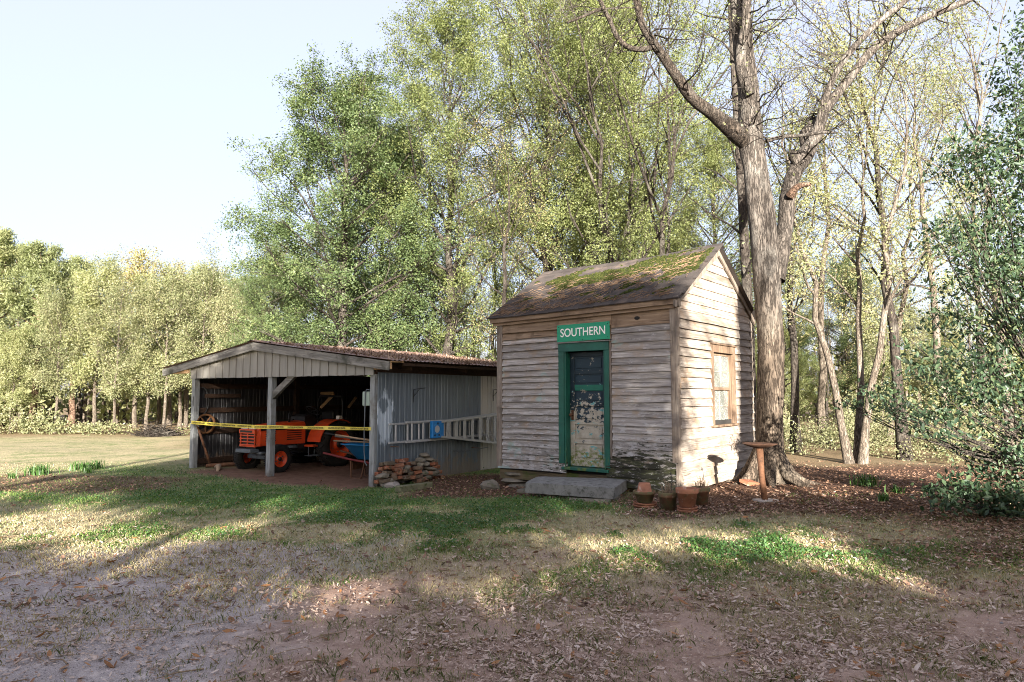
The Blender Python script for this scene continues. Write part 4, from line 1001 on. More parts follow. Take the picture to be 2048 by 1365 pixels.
# rafter struts inside
for px0, py0, px1, py1, v in ((667, 790, 642, 815, 3.2), (712, 795, 697, 815, 4.5)):
    a, b = shf(px0, py0, v), shf(px1, py1, v); MB().tube([a, b], .045, 4).build('strut', m_rafter_end, shed)
a, b = shf(642, 787, 3.2), shf(667, 787, 3.2); MB().tube([a, b], .04, 4).build('strut', m_rafter_end, shed)
# ladders on the side wall
def sidebox(a, b, mt, n_, par, c=.003): return MB().bbox(a, b, c).build(n_, mt, par)
ld = thing('extension_ladder', 'paint-spattered aluminium extension ladder hung level on the shed side wall', 'ladder', shd(5.95, 0, 0), ST)
for q, (v0, v1, du_, z0, z1) in enumerate(((.30, 3.5, 0, .575, .925), (.72, 3.6, .04, .565, .945))):
    for z in (z0, z1): sidebox((du_-.015, v0, z-.018), (du_+.015, v1, z+.018), m_alu, 'rail', ld)
    v = v0+.16
    while v < v1-.1: sidebox((du_-.012, v, z0+.02), (du_+.012, v+.048, z1-.02), m_alu, 'rung', ld, .008); v += .335
sl = thing('stepladder', 'aluminium stepladder with blue top cap hung on the shed side wall', 'ladder', shd(6.05, 0, 0), ST)
cap = sidebox((-.03, 1.40, .605), (.05, 1.69, .95), m_bluep, 'top_cap', sl, .012)
sidebox((-.07, 1.692, .63), (-.0, 1.82, .92), m_bluep, 'cap_side', cap, .006)
MB().lathe([(.001, .0), (.075, 0), (.075, .004), (.001, .005)], 20, Matrix.Translation((.0505, 1.54, .785)) @ Matrix.Rotation(math.pi/2, 4, 'Y')).build('sticker', m_alu, cap)
for z in (.665, .90):
    for vv_ in ((1.56,) if z > .7 else (1.47, 1.6)): MB().lathe([(.001, .0), (.022, 0), (.022, .003), (.001, .004)], 12, Matrix.Translation((.0505, vv_, z)) @ Matrix.Rotation(math.pi/2, 4, 'Y')).build('tool_hole', m_black, cap)
def rail2(z0, z1, du_, v0, v1, n_='rail', k_=.02):
    b = MB(); b.add([(du_-.012, v0, z0-k_), (du_+.03, v0, z0-k_), (du_+.03, v0, z0+k_), (du_-.012, v0, z0+k_), (du_-.012, v1, z1-k_), (du_+.03, v1, z1-k_), (du_+.03, v1, z1+k_), (du_-.012, v1, z1+k_)], [(0,3,2,1), (4,5,6,7), (0,1,5,4), (1,2,6,5), (2,3,7,6), (3,0,4,7)]); return b.build(n_, m_alu, sl)
rail2(.925, 1.03, .0, 1.70, 4.05); rail2(.625, .335, .0, 1.70, 4.05); rail2(.93, 1.06, -.07, 1.7, 4.1, 'rear_rail', .014); rail2(.64, .37, -.07, 1.7, 4.0, 'rear_rail', .014)
for q in range(8):
    v = 1.90+q*.285; f_ = (v-1.7)/2.35; zt = .925+.105*f_-.02; zb = .625-.29*f_+.02
    sidebox((-.005, v, zb), (.012, v+.10, zt), m_alu, 'step', sl, .004)
    sidebox((-.055, v+.13, zb+.03), (-.04, v+.155, zt+.02), m_alu, 'rear_bar', sl)
    if q > 4 or q == 0:
        for s_ in (-1, 1):
            zz0 = zt if s_ > 0 else zb; MB().tube([(.02, v+.12, zz0), (.018, v+.02, zz0-s_*.13)], .008, 5).build('brace', m_alu, sl)
    if q > 3: MB().tube([(.0, v+.09, (zt+zb)/2-.08), (-.03, v+.2, (zt+zb)/2-.08)], .014, 6).build('spreader', m_alu, sl)
# ------------------------------------------------------------------ rubble heap beside the shed wall
rb = random.Random(12)
bme = []
for q in range(5):
    m_ = MB().bbox((-.1, -.048, -.032), (.1, .048, .032), .008).jit(.005, rb).mesh('brick'); m_.materials.append(m_brick); bme.append(m_)
def heap(px, py): p = shs(px, py, 6.12); return p
L1_, L2_ = 'worn red or moss-browned brick in the rubble heap against the shed wall', 'rough field stone in the rubble heap against the shed wall'
bricks = [(779, 927, 0, 0), (808, 921, .3, 0), (797, 931, -.5, 0), (779, 936, .2, 0), (795, 939, 0, 0), (774, 946, .2, 0), (785, 950, 1.2, 0), (794, 947, 1.3, 0), (785, 957, 1.2, 0), (795, 955, 1.3, 0), (803, 943, .1, 0),
 (836, 937, .0, 0), (834, 945, .1, 0), (836, 953, 0, 0), (822, 947, .4, 0), (813, 943, .2, 0), (828, 927, .7, 0), (812, 955, .2, 0), (770, 962, -.3, 0), (872, 934, .2, 0), (868, 928, .3, 0), (876, 944, .1, 0), (820, 955, -.2, 0), (850, 958, .3, 0), (842, 961, .1, 0), (860, 946, .8, 0), (884, 955, 1.0, 0)]
for q, (px, py, ry, _) in enumerate(bricks):
    p = heap(px, py); lift = max(0, p.z+.22)
    du_ = .30-.16*min(1, lift/.5)+rb.uniform(-.03, .03)
    p = shs(px, py, 5.90+du_+.02); w_ = shd(p.x, p.y, max(p.z, -.18))
    o = obj('brick', bme[q % 5], None, None, w_, (rb.uniform(-.12, .12), rb.uniform(-.14, .14), ST+math.pi/2+ry+rb.uniform(-.2, .2))); tag(o, L1_, 'brick', 'bricks in the rubble heap')
    # a second brick bedded behind
    o = obj('brick', bme[(q+2) % 5], None, None, shd(p.x-.14, p.y+rb.uniform(-.05, .05), max(p.z-.02, -.19)), (0, 0, ST+math.pi/2+rb.uniform(-.3, .3))); tag(o, L1_, 'brick', 'bricks in the rubble heap')
stones = [(850, 911, .13, .10, .055), (840, 921, .13, .1, .06), (857, 919, .14, .1, .045), (849, 929, .13, .1, .06), (866, 922, .12, .1, .04), (860, 938, .15, .1, .05), (868, 946, .13, .1, .07), (765, 952, .15, .12, .055), (814, 935, .10, .08, .05), (848, 946, .12, .1, .06), (855, 955, .12, .1, .05), (838, 929, .1, .1, .05), (780, 962, .1, .1, .05)]
for q, (px, py, a, b, c_) in enumerate(stones):
    p = shs(px, py, 6.10); p = shs(px, py, 5.92+.28-.18*min(1, max(0, p.z+.2)/.5)); o = obj('stone', stone_mesh(q+100, a, b, c_, m_stone), None, None, shd(p.x, p.y, max(p.z, -.16)), (rb.uniform(-.2, .2), rb.uniform(-.15, .15), rb.uniform(0, 6))); tag(o, L2_, 'stone', 'stones in the rubble heap')
p = G(779, 976); o = obj('flat_rock', stone_mesh(301, .21, .15, .085, m_pale), None, None, p+Vector((0, .05, .05)), (.35, .1, .5)); tag(o, 'pale flat rock leaning in front of the rubble heap', 'rock')
p = G(762, 972); o = obj('broken_rock', stone_mesh(302, .09, .08, .06, m_pale), None, None, p+Vector((0, .05, .03)), (.2, .1, 1.5)); tag(o, 'small pale broken rock at the foot of the shed corner post', 'rock')
a, b = G(801, 986), G(866, 976); d = b-a
blk = MB().bbox((0, 0, 0), (d.length, .16, .115), .012).jit(.006, rb).build('concrete_block', m_mblock, None, a+Vector((0, 0, -.01)), (0, 0, math.atan2(d.y, d.x))); tag(blk, 'long mossy block lying in front of the rubble heap', 'block')
p = G(981, 980); o = obj('boulder', stone_mesh(305, .19, .15, .15, m_stone), None, None, p+Vector((.0, .12, .04)), (0, .2, .3)); tag(o, 'grey brown boulder on the leaf mould left of the stone step', 'boulder')
# ------------------------------------------------------------------ step slab and its footing stones
A_, B_ = at(1051, 965, 10.62), at(1228, 977, 9.98); C_, D_ = at(1256, 958, 11.05), at(1076, 953, 11.4)
th_ = .165; ztop = .15
quad = [Vector((p.x, p.y, ztop)) for p in (A_, B_, C_, D_)]
b = MB(); n_ = 7
step = thing('stone_step', 'long grey concrete slab step in front of the green cabin door', 'step', ((A_+C_)/2).to_2d().to_3d()+Vector((0, 0, ztop-th_)))
cen = step.location.copy(); sb_ = MB(); NX, NY = 14, 5
for k_ in (0, 1):
    for i_ in range(NX+1):
        for j_ in range(NY+1):
            s_, t_ = i_/NX, j_/NY; p = (quad[0]*(1-s_)+quad[1]*s_)*(1-t_)+(quad[3]*(1-s_)+quad[2]*s_)*t_
            e = (i_ in (0, NX))+(j_ in (0, NY)); q = p-cen; sb_.v.append((q.x+rb.uniform(-.006, .006), q.y+rb.uniform(-.006, .006), (th_ if k_ else 0)+rb.uniform(-.003, .003)-(.008*e if k_ else 0)))
I_ = lambda k_, i_, j_: k_*(NX+1)*(NY+1)+i_*(NY+1)+j_
for i_ in range(NX):
    for j_ in range(NY): sb_.f += [(I_(1,i_,j_), I_(1,i_+1,j_), I_(1,i_+1,j_+1), I_(1,i_,j_+1)), (I_(0,i_,j_), I_(0,i_,j_+1), I_(0,i_+1,j_+1), I_(0,i_+1,j_))]
    sb_.f += [(I_(0,i_,0), I_(0,i_+1,0), I_(1,i_+1,0), I_(1,i_,0)), (I_(0,i_,NY), I_(1,i_,NY), I_(1,i_+1,NY), I_(0,i_+1,NY))]
for j_ in range(NY): sb_.f += [(I_(0,0,j_), I_(1,0,j_), I_(1,0,j_+1), I_(0,0,j_+1)), (I_(0,NX,j_), I_(0,NX,j_+1), I_(1,NX,j_+1), I_(1,NX,j_))]
sb_.build('slab', m_conc, step)
for q, (px, py, lb, sx_, sy_) in enumerate(((1070, 986, 'flat footing stone under the left end of the concrete step', .26, .16), (1100, 993, 'small flat footing stone left of centre under the concrete step', .15, .14), (1140, 996, 'flat pale footing stone under the middle of the concrete step', .22, .17), (1190, 1002, 'broad flat footing stone under the right end of the concrete step', .34, .22))):
    p = G(px, py); o = MB().bbox((-sx_, -sy_, -.06), (sx_, sy_, .02), .015).jit(.012, rb).build('footing_stone', m_stone, None, p+Vector((0, .12, .02)), (rb.uniform(-.03, .03), rb.uniform(-.03, .03), -.45+rb.uniform(-.2, .2))); tag(o, lb, 'stone')
# ------------------------------------------------------------------ flower pots
def pot(label, p, r, hgt, mt, rot=(0, 0, 0), soil=True, stems=0, seed=0, tilt=0):
    t = thing('flower_pot', label, 'flower pot', p); t.rotation_euler = (tilt, tilt*.5, seed); rh = hgt*.26
    if rot[0]: t.rotation_euler = rot
    MB().lathe([(.001, 0), (r*.68, 0), (r*.90, hgt-rh), (r*.985, hgt-rh), (r, hgt-rh+.004), (r*1.02, hgt-.006), (r*1.0, hgt), (r*.92, hgt), (r*.88, hgt-.03), (r*.84, hgt-.045), (.001, hgt-.05)], 32).build('body', mt, t, smooth=False if False else True)
    if soil: MB().lathe([(.001, hgt-.035), (r*.5, hgt-.03), (r*.87, hgt-.04)], 20).jit(.004, rb).build('soil', m_soil, t)
    if stems:
        r_ = random.Random(seed); ps = []
        for q in range(stems):
            a = r_.uniform(0, 6.28); l = r_.uniform(.1, .26); ln = r_.uniform(.2, .9); x, y = r_.uniform(-.5, .5)*r, r_.uniform(-.5, .5)*r
            ps.append((np.array([(x, y, hgt-.04), (x+math.cos(a)*l*.3*ln, y+math.sin(a)*l*.3*ln, hgt+l*.5), (x+math.cos(a)*l*ln, y+math.sin(a)*l*ln, hgt+l*(.9-.6*ln))]), np.array([.004, .003, .0015])))
        s_ = obj('dry_stems', tubes_mesh('dry_stems', ps), m_stem, t); s_['kind'] = 'stuff'
        MB().tube([(r*.6, 0, hgt-.03), (r*.62, .02, hgt+.14), (r*.55, .02, hgt+.24), (r*.45, .02, hgt+.26), (r*.38, .02, hgt+.22)], .004, 5).build('hanger_hook', m_wire, t)
    return t
def saucer(label, p, r, tilt=(0, 0, 0)):
    o = MB().lathe([(.001, 0), (r*.86, 0), (r, .028), (r*1.0, .034), (r*.93, .034), (r*.84, .01), (.001, .01)], 32).build('saucer', m_terra, None, p, tilt, True); return tag(o, label, 'saucer')
p = G(1293, 1017)+Vector((0, .12, .0))
saucer('lowest terracotta saucer under the stacked pots at the far left', p, .165); saucer('upper terracotta saucer under the stacked pots at the far left', p+Vector((.005, 0, .034)), .16, (.02, .01, 0))
pot('wide low terracotta pot with an upturned pot on it, beside the step', p+Vector((0, 0, .066)), .15, .155, m_terra_old, soil=True, seed=1)
pot('small pale terracotta pot turned upside down on the wide pot', p+Vector((0, 0, .325)), .112, .165, m_terra, (math.pi, 0, .4), False)
p = G(1340, 1021)+Vector((0, .1, -.005)); pot('mossy terracotta pot of dead stems second from the step', p, .13, .235, m_terra_old, stems=26, seed=5, tilt=.02)
p = G(1379, 1026)+Vector((0, .10, 0)); saucer('lower terracotta saucer under the front flower pot', p, .135); saucer('upper terracotta saucer under the front flower pot', p+Vector((0, 0, .034)), .132, (.01, -.02, 0))
pot('clean terracotta flower pot standing on two saucers in front', p+Vector((0, 0, .068)), .145, .235, m_terra, seed=9)
p = G(1405, 1012)+Vector((.02, .14, 0)); pot('mossy pot of dry twigs half hidden behind the pot on saucers', p, .125, .235, m_terra_old, stems=34, seed=13, tilt=-.02)
# ------------------------------------------------------------------ birdbath and loose brick
p = G(1530, 1001); q_ = at(1519, 893, p.y); t = thing('birdbath', 'rusty metal birdbath with shallow bowl on a leaning post by the big tree', 'birdbath', p)
MB().bbox((-.14, -.12, -.03), (.14, .12, .02), .01).jit(.008, rb).build('base', m_pale, t, rot=(0, 0, .4))
hgt = q_.z-p.z
MB().tube([(0, 0, 0), (-.04, 0, hgt*.5), (q_.x-p.x, 0, hgt-.02)], [.045, .042, .05], 12).build('post', m_rust, t, smooth=True)
MB().lathe([(.001, 0), (.05, .0), (.16, .03), (.24, .062), (.245, .07), (.235, .07), (.15, .042), (.001, .02)], 40, Matrix.Translation((q_.x-p.x, 0, hgt-.03))).build('bowl', m_rustd, t, smooth=True)
p = G(1503, 972); o = obj('brick', bme[1], None, None, p+Vector((0, .1, .04)), (.25, .1, .6), (1.5, 1.9, .9)); tag(o, 'flat red brick lying on leaves behind the birdbath post', 'brick')
# ------------------------------------------------------------------ trees
def unit(v): return v/(np.linalg.norm(v)+1e-9)
def limb(rg, p, d, L, r0, n=5, up=.15, wob=.16, r1=None):
    P = [np.array(p, float)]; d = unit(np.array(d, float))
    for q in range(n):
        d = unit(d+np.array([0, 0, up])*1./n*2+rg.normal(0, wob, 3)); P.append(P[-1]+d*L/n)
    t = np.linspace(0, 1, n+1); return np.array(P), r0+((r1 if r1 is not None else r0*.25)-r0)*t
def grow_tree(seed, H, h0, Rc, prof, n1=22, n2=6, n3=4, elev=(15, 60), leaf=.12, per=14, sig=.16, r0=.2, lean=(0, 0), stems=1, aspect=.5, keep=1., up1=.18, tpow=.8):
    """returns wood mesh and leaf centres; trunk(s), limbs, branches and twigs"""
    rg = np.random.default_rng(seed); paths = []; anch = []
    trunks = []
    for s_ in range(stems):
        a = s_*2*np.pi/stems+rg.uniform(0, 1); sp = .0 if stems == 1 else .28
        P = [np.array([math.cos(a)*.12*(stems > 1), math.sin(a)*.12*(stems > 1), -.25])]; n = 10
        for q in range(n):
            t = (q+1)/n; P.append(np.array([P[0][0]+lean[0]*t**1.4*H+math.cos(a)*sp*H*t*.55, P[0][1]+lean[1]*t**1.4*H+math.sin(a)*sp*H*t*.55, H*t*(.97 if stems > 1 else 1)])+np.append(rg.normal(0, .016*H*(t+.2), 2)*.6, 0))
        P = np.array(P); t = np.linspace(0, 1, n+1); rr = r0*(1 if stems == 1 else .62)
        rad = rr*(1-t)**tpow+.012; rad[0] *= 1.5; trunks.append(P); paths.append((P, rad))
    for q in range(n1):
        P = trunks[q % stems]; t = h0/H+(1-h0/H)*((q+rg.random())/n1)*.97
        k = t*10; i_ = min(int(k), 9); p = P[i_]+(P[i_+1]-P[i_])*(k-i_)
        if t*H < h0-.01: continue
        az = q*2.399+rg.normal(0, .35); f_ = (t-h0/H)/(1-h0/H); el = R(elev[0]+(elev[1]-elev[0])*f_+rg.normal(0, 9))
        L = Rc*prof(f_)*rg.uniform(.75, 1.12)/max(.5, math.cos(el)*.9+.2)
        Pl, rl = limb(rg, p, (math.cos(az)*math.cos(el), math.sin(az)*math.cos(el), math.sin(el)), L, max(.018, r0*.42*(1-t*.7)*min(1, L/2)), 6, up1, .13); paths.append((Pl, rl))
        for b in range(n2):
            tb_ = .25+.75*(b+rg.random()*.8)/n2; kk = min(tb_, .98)*6; i2 = int(kk); pb = Pl[i2]+(Pl[i2+1]-Pl[i2])*(kk-i2); dm = unit(Pl[i2+1]-Pl[i2])
            db_ = unit(dm*.7+rg.normal(0, .62, 3)+np.array([0, 0, .1])); L2 = L*rg.uniform(.25, .48)*(1.15-.5*tb_)
            Pb, rb_ = limb(rg, pb, db_, L2, max(.009, rl[i2]*.5), 4, .1, .18); paths.append((Pb, rb_))
            for c_ in range(n3):
                tc = .2+.8*(c_+rg.random()*.8)/n3; k3 = min(tc, .97)*4; i3 = int(k3); pc = Pb[i3]+(Pb[i3+1]-Pb[i3])*(k3-i3)
                dc = unit(unit(Pb[i3+1]-Pb[i3])*.6+rg.normal(0, .6, 3)); L3 = L2*rg.uniform(.3, .6)+.1
                Pc, rc = limb(rg, pc, dc, L3, .008, 2, .0, .2, .003); paths.append((Pc, rc)); anch += [Pc[1], Pc[2], Pc[2]*.5+Pc[1]*.5]
            anch += [Pb[-1]]
    anch = np.array(anch); anch = anch[rg.random(len(anch)) < keep]
    C = np.repeat(anch, per, 0)+rg.normal(0, sig, (len(anch)*per, 3))
    ow = C-np.array([lean[0]*H*.4, lean[1]*H*.4, H*.45]); ow = ow/(np.linalg.norm(ow, axis=1)[:, None]+1e-6); V, F = leaves_np(C, leaf*rg.uniform(.65, 1.35, len(C)), rg, aspect, .2, False, ow*.9+np.array([0, 0, .35]))
    return tubes_mesh('trunk', paths), mesh_np('crown', V, [F])
def dome(f): return (1-.75*f**2.2)*(.72+.6*min(f*3, 1)*.5)
def cone_(f): return 1.05-.8*f
def vase(f): return .55+.6*math.sin(math.pi*min(1, f*.9))
def tall(f): return .55+.45*math.sin(math.pi*f*.9)
TV = {}
def variant(name, wood_m, leaf_m, **k):
    a, b = grow_tree(**k); a.materials.append(wood_m); b.materials.append(leaf_m); TV[name] = (a, b)
variant('oakA', m_bark, L_DEEP, seed=1, H=13.5, h0=2.4, Rc=4.9, prof=dome, n1=46, n2=7, n3=4, leaf=.085, per=46, sig=.14, keep=.62, r0=.19)
variant('oakB', m_bark, L_OAK, seed=2, H=16.8, h0=3.0, Rc=5.2, prof=dome, n1=48, n2=7, n3=4, leaf=.085, per=46, sig=.15, keep=.6, r0=.22, elev=(15, 65))
variant('oakC', m_bark, L_OAK, seed=3, H=18, h0=4.0, Rc=5.2, prof=tall, n1=48, n2=7, n3=4, leaf=.085, per=44, sig=.155, keep=.6, r0=.23, elev=(20, 65))
variant('vase', m_bark, L_OAK, seed=4, H=13, h0=2.2, Rc=4.4, prof=vase, n1=33, n2=6, n3=4, elev=(35, 70), leaf=.08, per=20, sig=.16, r0=.22, stems=3)
variant('thin', m_barkp, L_PALE, seed=5, H=12, h0=3.5, Rc=2.6, prof=tall, n1=20, n2=5, n3=3, elev=(30, 65), leaf=.075, per=10, sig=.17, r0=.12, lean=(.06, 0))
variant('thinB', m_barkp, L_PALE, seed=6, H=14, h0=5, Rc=2.8, prof=tall, n1=20, n2=5, n3=3, elev=(25, 60), leaf=.08, per=10, sig=.18, r0=.14, lean=(-.05, .02))
variant('bare', m_bark, L_TAN, seed=7, H=13, h0=4, Rc=3.2, prof=vase, n1=20, n2=7, n3=4, elev=(35, 65), leaf=.075, per=4, sig=.16, r0=.15, keep=.7)
variant('multi', m_barkp, L_PALE, seed=8, H=9.5, h0=3.0, Rc=2.5, prof=tall, n1=18, n2=6, n3=3, elev=(30, 65), leaf=.075, per=12, sig=.17, r0=.14, stems=3)
variant('farA', m_barkp, L_PALE, seed=9, H=11, h0=2.4, Rc=3.1, prof=dome, n1=30, n2=6, n3=4, leaf=.15, per=16, sig=.24, r0=.13, keep=.65)
variant('farB', m_barkp, L_UNDER, seed=10, H=11, h0=3.0, Rc=2.9, prof=tall, n1=28, n2=6, n3=4, leaf=.14, per=13, sig=.25, r0=.12, keep=.65)
variant('pine', m_barkpine, L_PINE, seed=11, H=12.5, h0=4.5, Rc=3.2, prof=cone_, n1=24, n2=6, n3=3, elev=(5, 50), leaf=.24, per=17, sig=.19, r0=.24, aspect=.22)
variant('tanfar', m_barkp, L_TAN, seed=12, H=12.5, h0=4, Rc=2.6, prof=dome, n1=22, n2=6, n3=3, leaf=.18, per=6, sig=.3, r0=.16)
def plant_tree(kind, x, y, name, label, scale=1., rz=0., group=None, lean=0., sz=1., cat='tree'):
    t = thing(name, label, cat, (x, y, T(x, y)), rz, group, (scale, scale, scale*sz)); a, b = TV[kind]
    t.rotation_euler = (0, lean, rz)
    obj('trunk', a, None, t); c_ = obj('crown', b, None, t); return t
def PX(px, Y): return (px-1024)/FPX*Y*(1/ (math.cos(PITCH)))   # world x of a column at depth Y near eye level
plant_tree('oakA', PX(682, 25), 25, 'evergreen_oak', 'dense dark green oak left of all the big trees behind the shed', 1.08, .4, sz=.86)
plant_tree('oakB', PX(900, 27), 27, 'oak_tree', 'tall full green oak rising behind the right half of the shed roof', .95, 1.2)
plant_tree('oakC', PX(1090, 28), 28, 'oak_tree', 'tall yellow-green oak rising behind the ridge of the cabin', 1.02, 2.2)
plant_tree('vase', PX(1275, 23), 23, 'spreading_tree', 'many-stemmed spreading tree right behind the cabin roof', 1.0, .7)
plant_tree('oakB', PX(1430, 31), 31, 'oak_tree', 'yellow-green oak behind the forked trunk, beyond the cabin gable', .78, 3.3)
plant_tree('oakA', PX(760, 31), 31, 'evergreen_oak', 'green oak in the gap between the two tallest crowns behind the shed', .95, 2.6)
plant_tree('oakA', PX(545, 31), 31, 'evergreen_oak', 'low green oak over the left eave of the shed', .56, 4.2)
plant_tree('oakC', PX(1270, 34), 34, 'oak_tree', 'tallest yellow-green oak in the gap between cabin ridge and forked trunk', 1.12, 4.4)
plant_tree('oakB', PX(1180, 31), 31, 'oak_tree', 'broad yellow-green oak directly above the cabin ridge', 1.05, 5.4)
plant_tree('bare', PX(1010, 23), 23, 'bare_tree', 'nearly bare grey tree between shed roof and cabin', .75, 1.)
plant_tree('thin', PX(985, 34), 34, 'slender_tree', 'slender pale tree seen past the left cabin corner', 1., 1.4)
plant_tree('thinB', PX(870, 36), 36, 'slender_tree', 'slender pale tree far behind the shed ridge', 1.1, 0)
plant_tree('multi', PX(1703, 17.3), 17.3, 'multi_stem_tree', 'pale three-stemmed tree at the edge of the right-hand wood', 1.0, .5)
plant_tree('bare', PX(1585, 21), 21, 'bare_tree', 'bare grey tree just right of the big forked trunk', .85, 2.2)
plant_tree('thinB', PX(1640, 26), 26, 'slender_tree', 'tall slender tree behind the three-stemmed tree', 1., 2.8)
plant_tree('bare', PX(1800, 20), 20, 'bare_tree', 'bare branching tree behind the hanging evergreen branch', 1.0, 3.7, lean=.1)
plant_tree('thin', PX(1770, 28), 28, 'slender_tree', 'leaning pale tree deep in the right-hand wood', 1.05, 5., lean=.12)
plant_tree('thinB', PX(1880, 24), 24, 'slender_tree', 'tall pale tree behind the glossy evergreen shrub', 1.0, .3)
plant_tree('thin', PX(2010, 17), 17, 'slender_tree', 'straight pale trunk seen through the glossy evergreen shrub', .95, 1.9)
plant_tree('bare', PX(1960, 30), 30, 'bare_tree', 'bare tree far behind the glossy evergreen shrub', 1.1, .9)
plant_tree('oakC', PX(1560, 37), 37, 'oak_tree', 'far yellow-green oak right of the forked trunk', .55, 1.1)
plant_tree('oakA', PX(1690, 40), 40, 'evergreen_oak', 'far green oak behind the three-stemmed tree', .7, 5.1)
r8 = random.Random(8)
for q in range(26):
    px = 470+q*62+r8.uniform(-25, 25); Y_ = r8.uniform(33, 46); kd = r8.choice(['thin', 'thinB', 'farA', 'farB', 'bare', 'farB'])
    plant_tree(kd, PX(px, Y_), Y_, 'woodland_tree', 'one of the pale slender trees crowding the wood behind the buildings', r8.uniform(.65, .95) if px < 1450 else r8.uniform(.45, .68), r8.uniform(0, 6), 'trees in the wood behind the buildings', r8.uniform(-.06, .06))
# the thin trunk tucked behind the cabin corner
th_t = thing('young_tree', 'thin straight grey trunk close behind the cabin corner and the big tree', 'tree', (PX(1497, 15.2), 15.2, T(PX(1497, 15.2), 15.2)))
rgq = np.random.default_rng(31); pts = [(np.array([(0, 0, -.2), (.02, 0, 3), (-.04, .05, 6), (-.15, .1, 9.5), (-.2, .2, 12)]), np.array([.14, .115, .10, .07, .02]))]
for q in range(16):
    z = 3.2+q*.5; a = q*2.4; Pl, rl = limb(rgq, (-.08, 0, z), (math.cos(a), math.sin(a), .6), 1.6, .03, 5); pts.append((Pl, rl))
obj('trunk', tubes_mesh('trunk', pts), m_bark, th_t)
C = np.concatenate([p[0][2:] for p in pts[1:]]); C = np.repeat(C, 16, 0)+rgq.normal(0, .25, (len(C)*16, 3)); V, F = leaves_np(C, .09, rgq); obj('crown', mesh_np('crown', V, [F]), L_OAK, th_t)
# treeline across the lawn
tl = [('pine', -120, 40, 1.0), ('pine', -20, 42, 1.02), ('farA', 30, 40.5, .55), ('pine', 75, 43, .98), ('farB', 120, 41, .72), ('pine', 150, 45, .92), ('farA', 195, 42, .92), ('farB', 235, 41, .75), ('tanfar', 275, 47, .98), ('farA', 300, 43, .85), ('farB', 335, 42, .8), ('farA', 365, 45, .93), ('farB', 405, 42, .86), ('farA', 440, 44, .9), ('farB', 470, 41, .72), ('farA', 500, 46, .85), ('tanfar', 345, 50, .95), ('pine', 25, 50, 1.1), ('farA', 110, 52, 1.08), ('farB', 215, 52, 1.0), ('farA', 400, 53, 1.05), ('farA', -90, 47, 1.0), ('farB', -200, 44, 1.0), ('farA', -270, 42, 1.0), ('pine', -330, 46, 1.05)]
tlab = {'pine': 'tall pine in the far treeline', 'farA': 'pale rounded tree in the far treeline', 'farB': 'thin olive tree in the far treeline', 'tanfar': 'tan autumn tree above the far treeline'}
ORD = ['leftmost', 'second', 'third', 'fourth', 'fifth', 'sixth', 'seventh', 'eighth', 'ninth', 'tenth']
def tl_label(kd, px):
    vis = sorted(p for k_, p, _, _ in tl if k_ == kd and p > -30)
    if px <= -30: return tlab[kd]+', beyond the left edge'
    i_ = vis.index(px); return (tlab[kd]+', '+(ORD[i_] if i_ == 0 else ORD[i_]+' from the left')+' of its kind')
for q, (kd, px, Y_, s_) in enumerate(tl):
    plant_tree(kd, PX(px, Y_), Y_, {'pine': 'pine_tree', 'tanfar': 'autumn_tree'}.get(kd, 'treeline_tree'), tl_label(kd, px), s_*.93, q*1.3, 'treeline across the lawn: '+{'pine': 'pines', 'farA': 'rounded trees', 'farB': 'thin trees', 'tanfar': 'autumn trees'}[kd])
# --- the big forked tree
ps = []
def pxpath(L, Y0, Y1, n=4):
    """list of (px, py, width in px) -> smooth path, depth running from Y0 to Y1"""
    A = np.array([[*at(a, b, Y0+(Y1-Y0)*i_/(len(L)-1)), w_*.5*(Y0+(Y1-Y0)*i_/(len(L)-1))/FPX] for i_, (a, b, w_) in enumerate(L)])
    t = np.arange(len(A)); tt = np.linspace(0, len(A)-1, (len(A)-1)*n+1); out = []
    for s_ in tt:                                   # Catmull-Rom
        i_ = min(int(s_), len(A)-2); f_ = s_-i_; p0, p1, p2, p3 = A[max(i_-1, 0)], A[i_], A[i_+1], A[min(i_+2, len(A)-1)]
        out.append(.5*((2*p1)+(-p0+p2)*f_+(2*p0-5*p1+4*p2-p3)*f_**2+(-p0+3*p1-3*p2+p3)*f_**3))
    out = np.array(out); return out[:, :3], np.maximum(out[:, 3], .004)
MY = 11.75
SL_ = .88
trunk_p = pxpath([(a_, b_, w_*SL_) for a_, b_, w_ in [(1538, 985, 80), (1538, 950, 70), (1540, 910, 63), (1540, 836, 58), (1541, 701, 58), (1536, 600, 58), (1527, 463, 60), (1511, 340, 54), (1502, 278, 55), (1497, 185, 46), (1486, 93, 45), (1479, 0, 44), (1470, -150, 38), (1465, -320, 28), (1450, -520, 12)]], MY, MY)
stem2 = pxpath([(1548, 560, 44), (1562, 500, 36), (1571, 450, 31), (1573, 410, 31), (1581, 370, 30), (1592, 340, 32), (1609, 312, 34), (1628, 278, 28), (1646, 231, 22), (1665, 199, 20), (1702, 153, 18), (1748, 97, 17), (1803, 60, 15), (1868, 28, 14), (1942, -2, 12), (2040, -60, 8), (2120, -140, 3)], MY, MY+.7)
brB = pxpath([(1628, 276, 18), (1640, 240, 16), (1651, 194, 14), (1674, 143, 13), (1706, 97, 13), (1766, 37, 12), (1813, 0, 10), (1890, -90, 7), (1950, -190, 3)], MY+.3, MY-.3)
limbL = pxpath([(1500, 290, 40), (1470, 264, 36), (1424, 227, 27), (1387, 199, 24), (1359, 162, 22), (1331, 120, 19), (1308, 88, 18), (1285, 51, 16), (1273, 0, 14), (1255, -90, 10), (1215, -190, 4)], MY, MY-1.2)
sideL = pxpath([(1310, 92, 14), (1285, 99, 11), (1257, 95, 11), (1234, 74, 10), (1220, 42, 9), (1202, 5, 8), (1185, -40, 6), (1150, -110, 3)], MY-.7, MY-1.5)
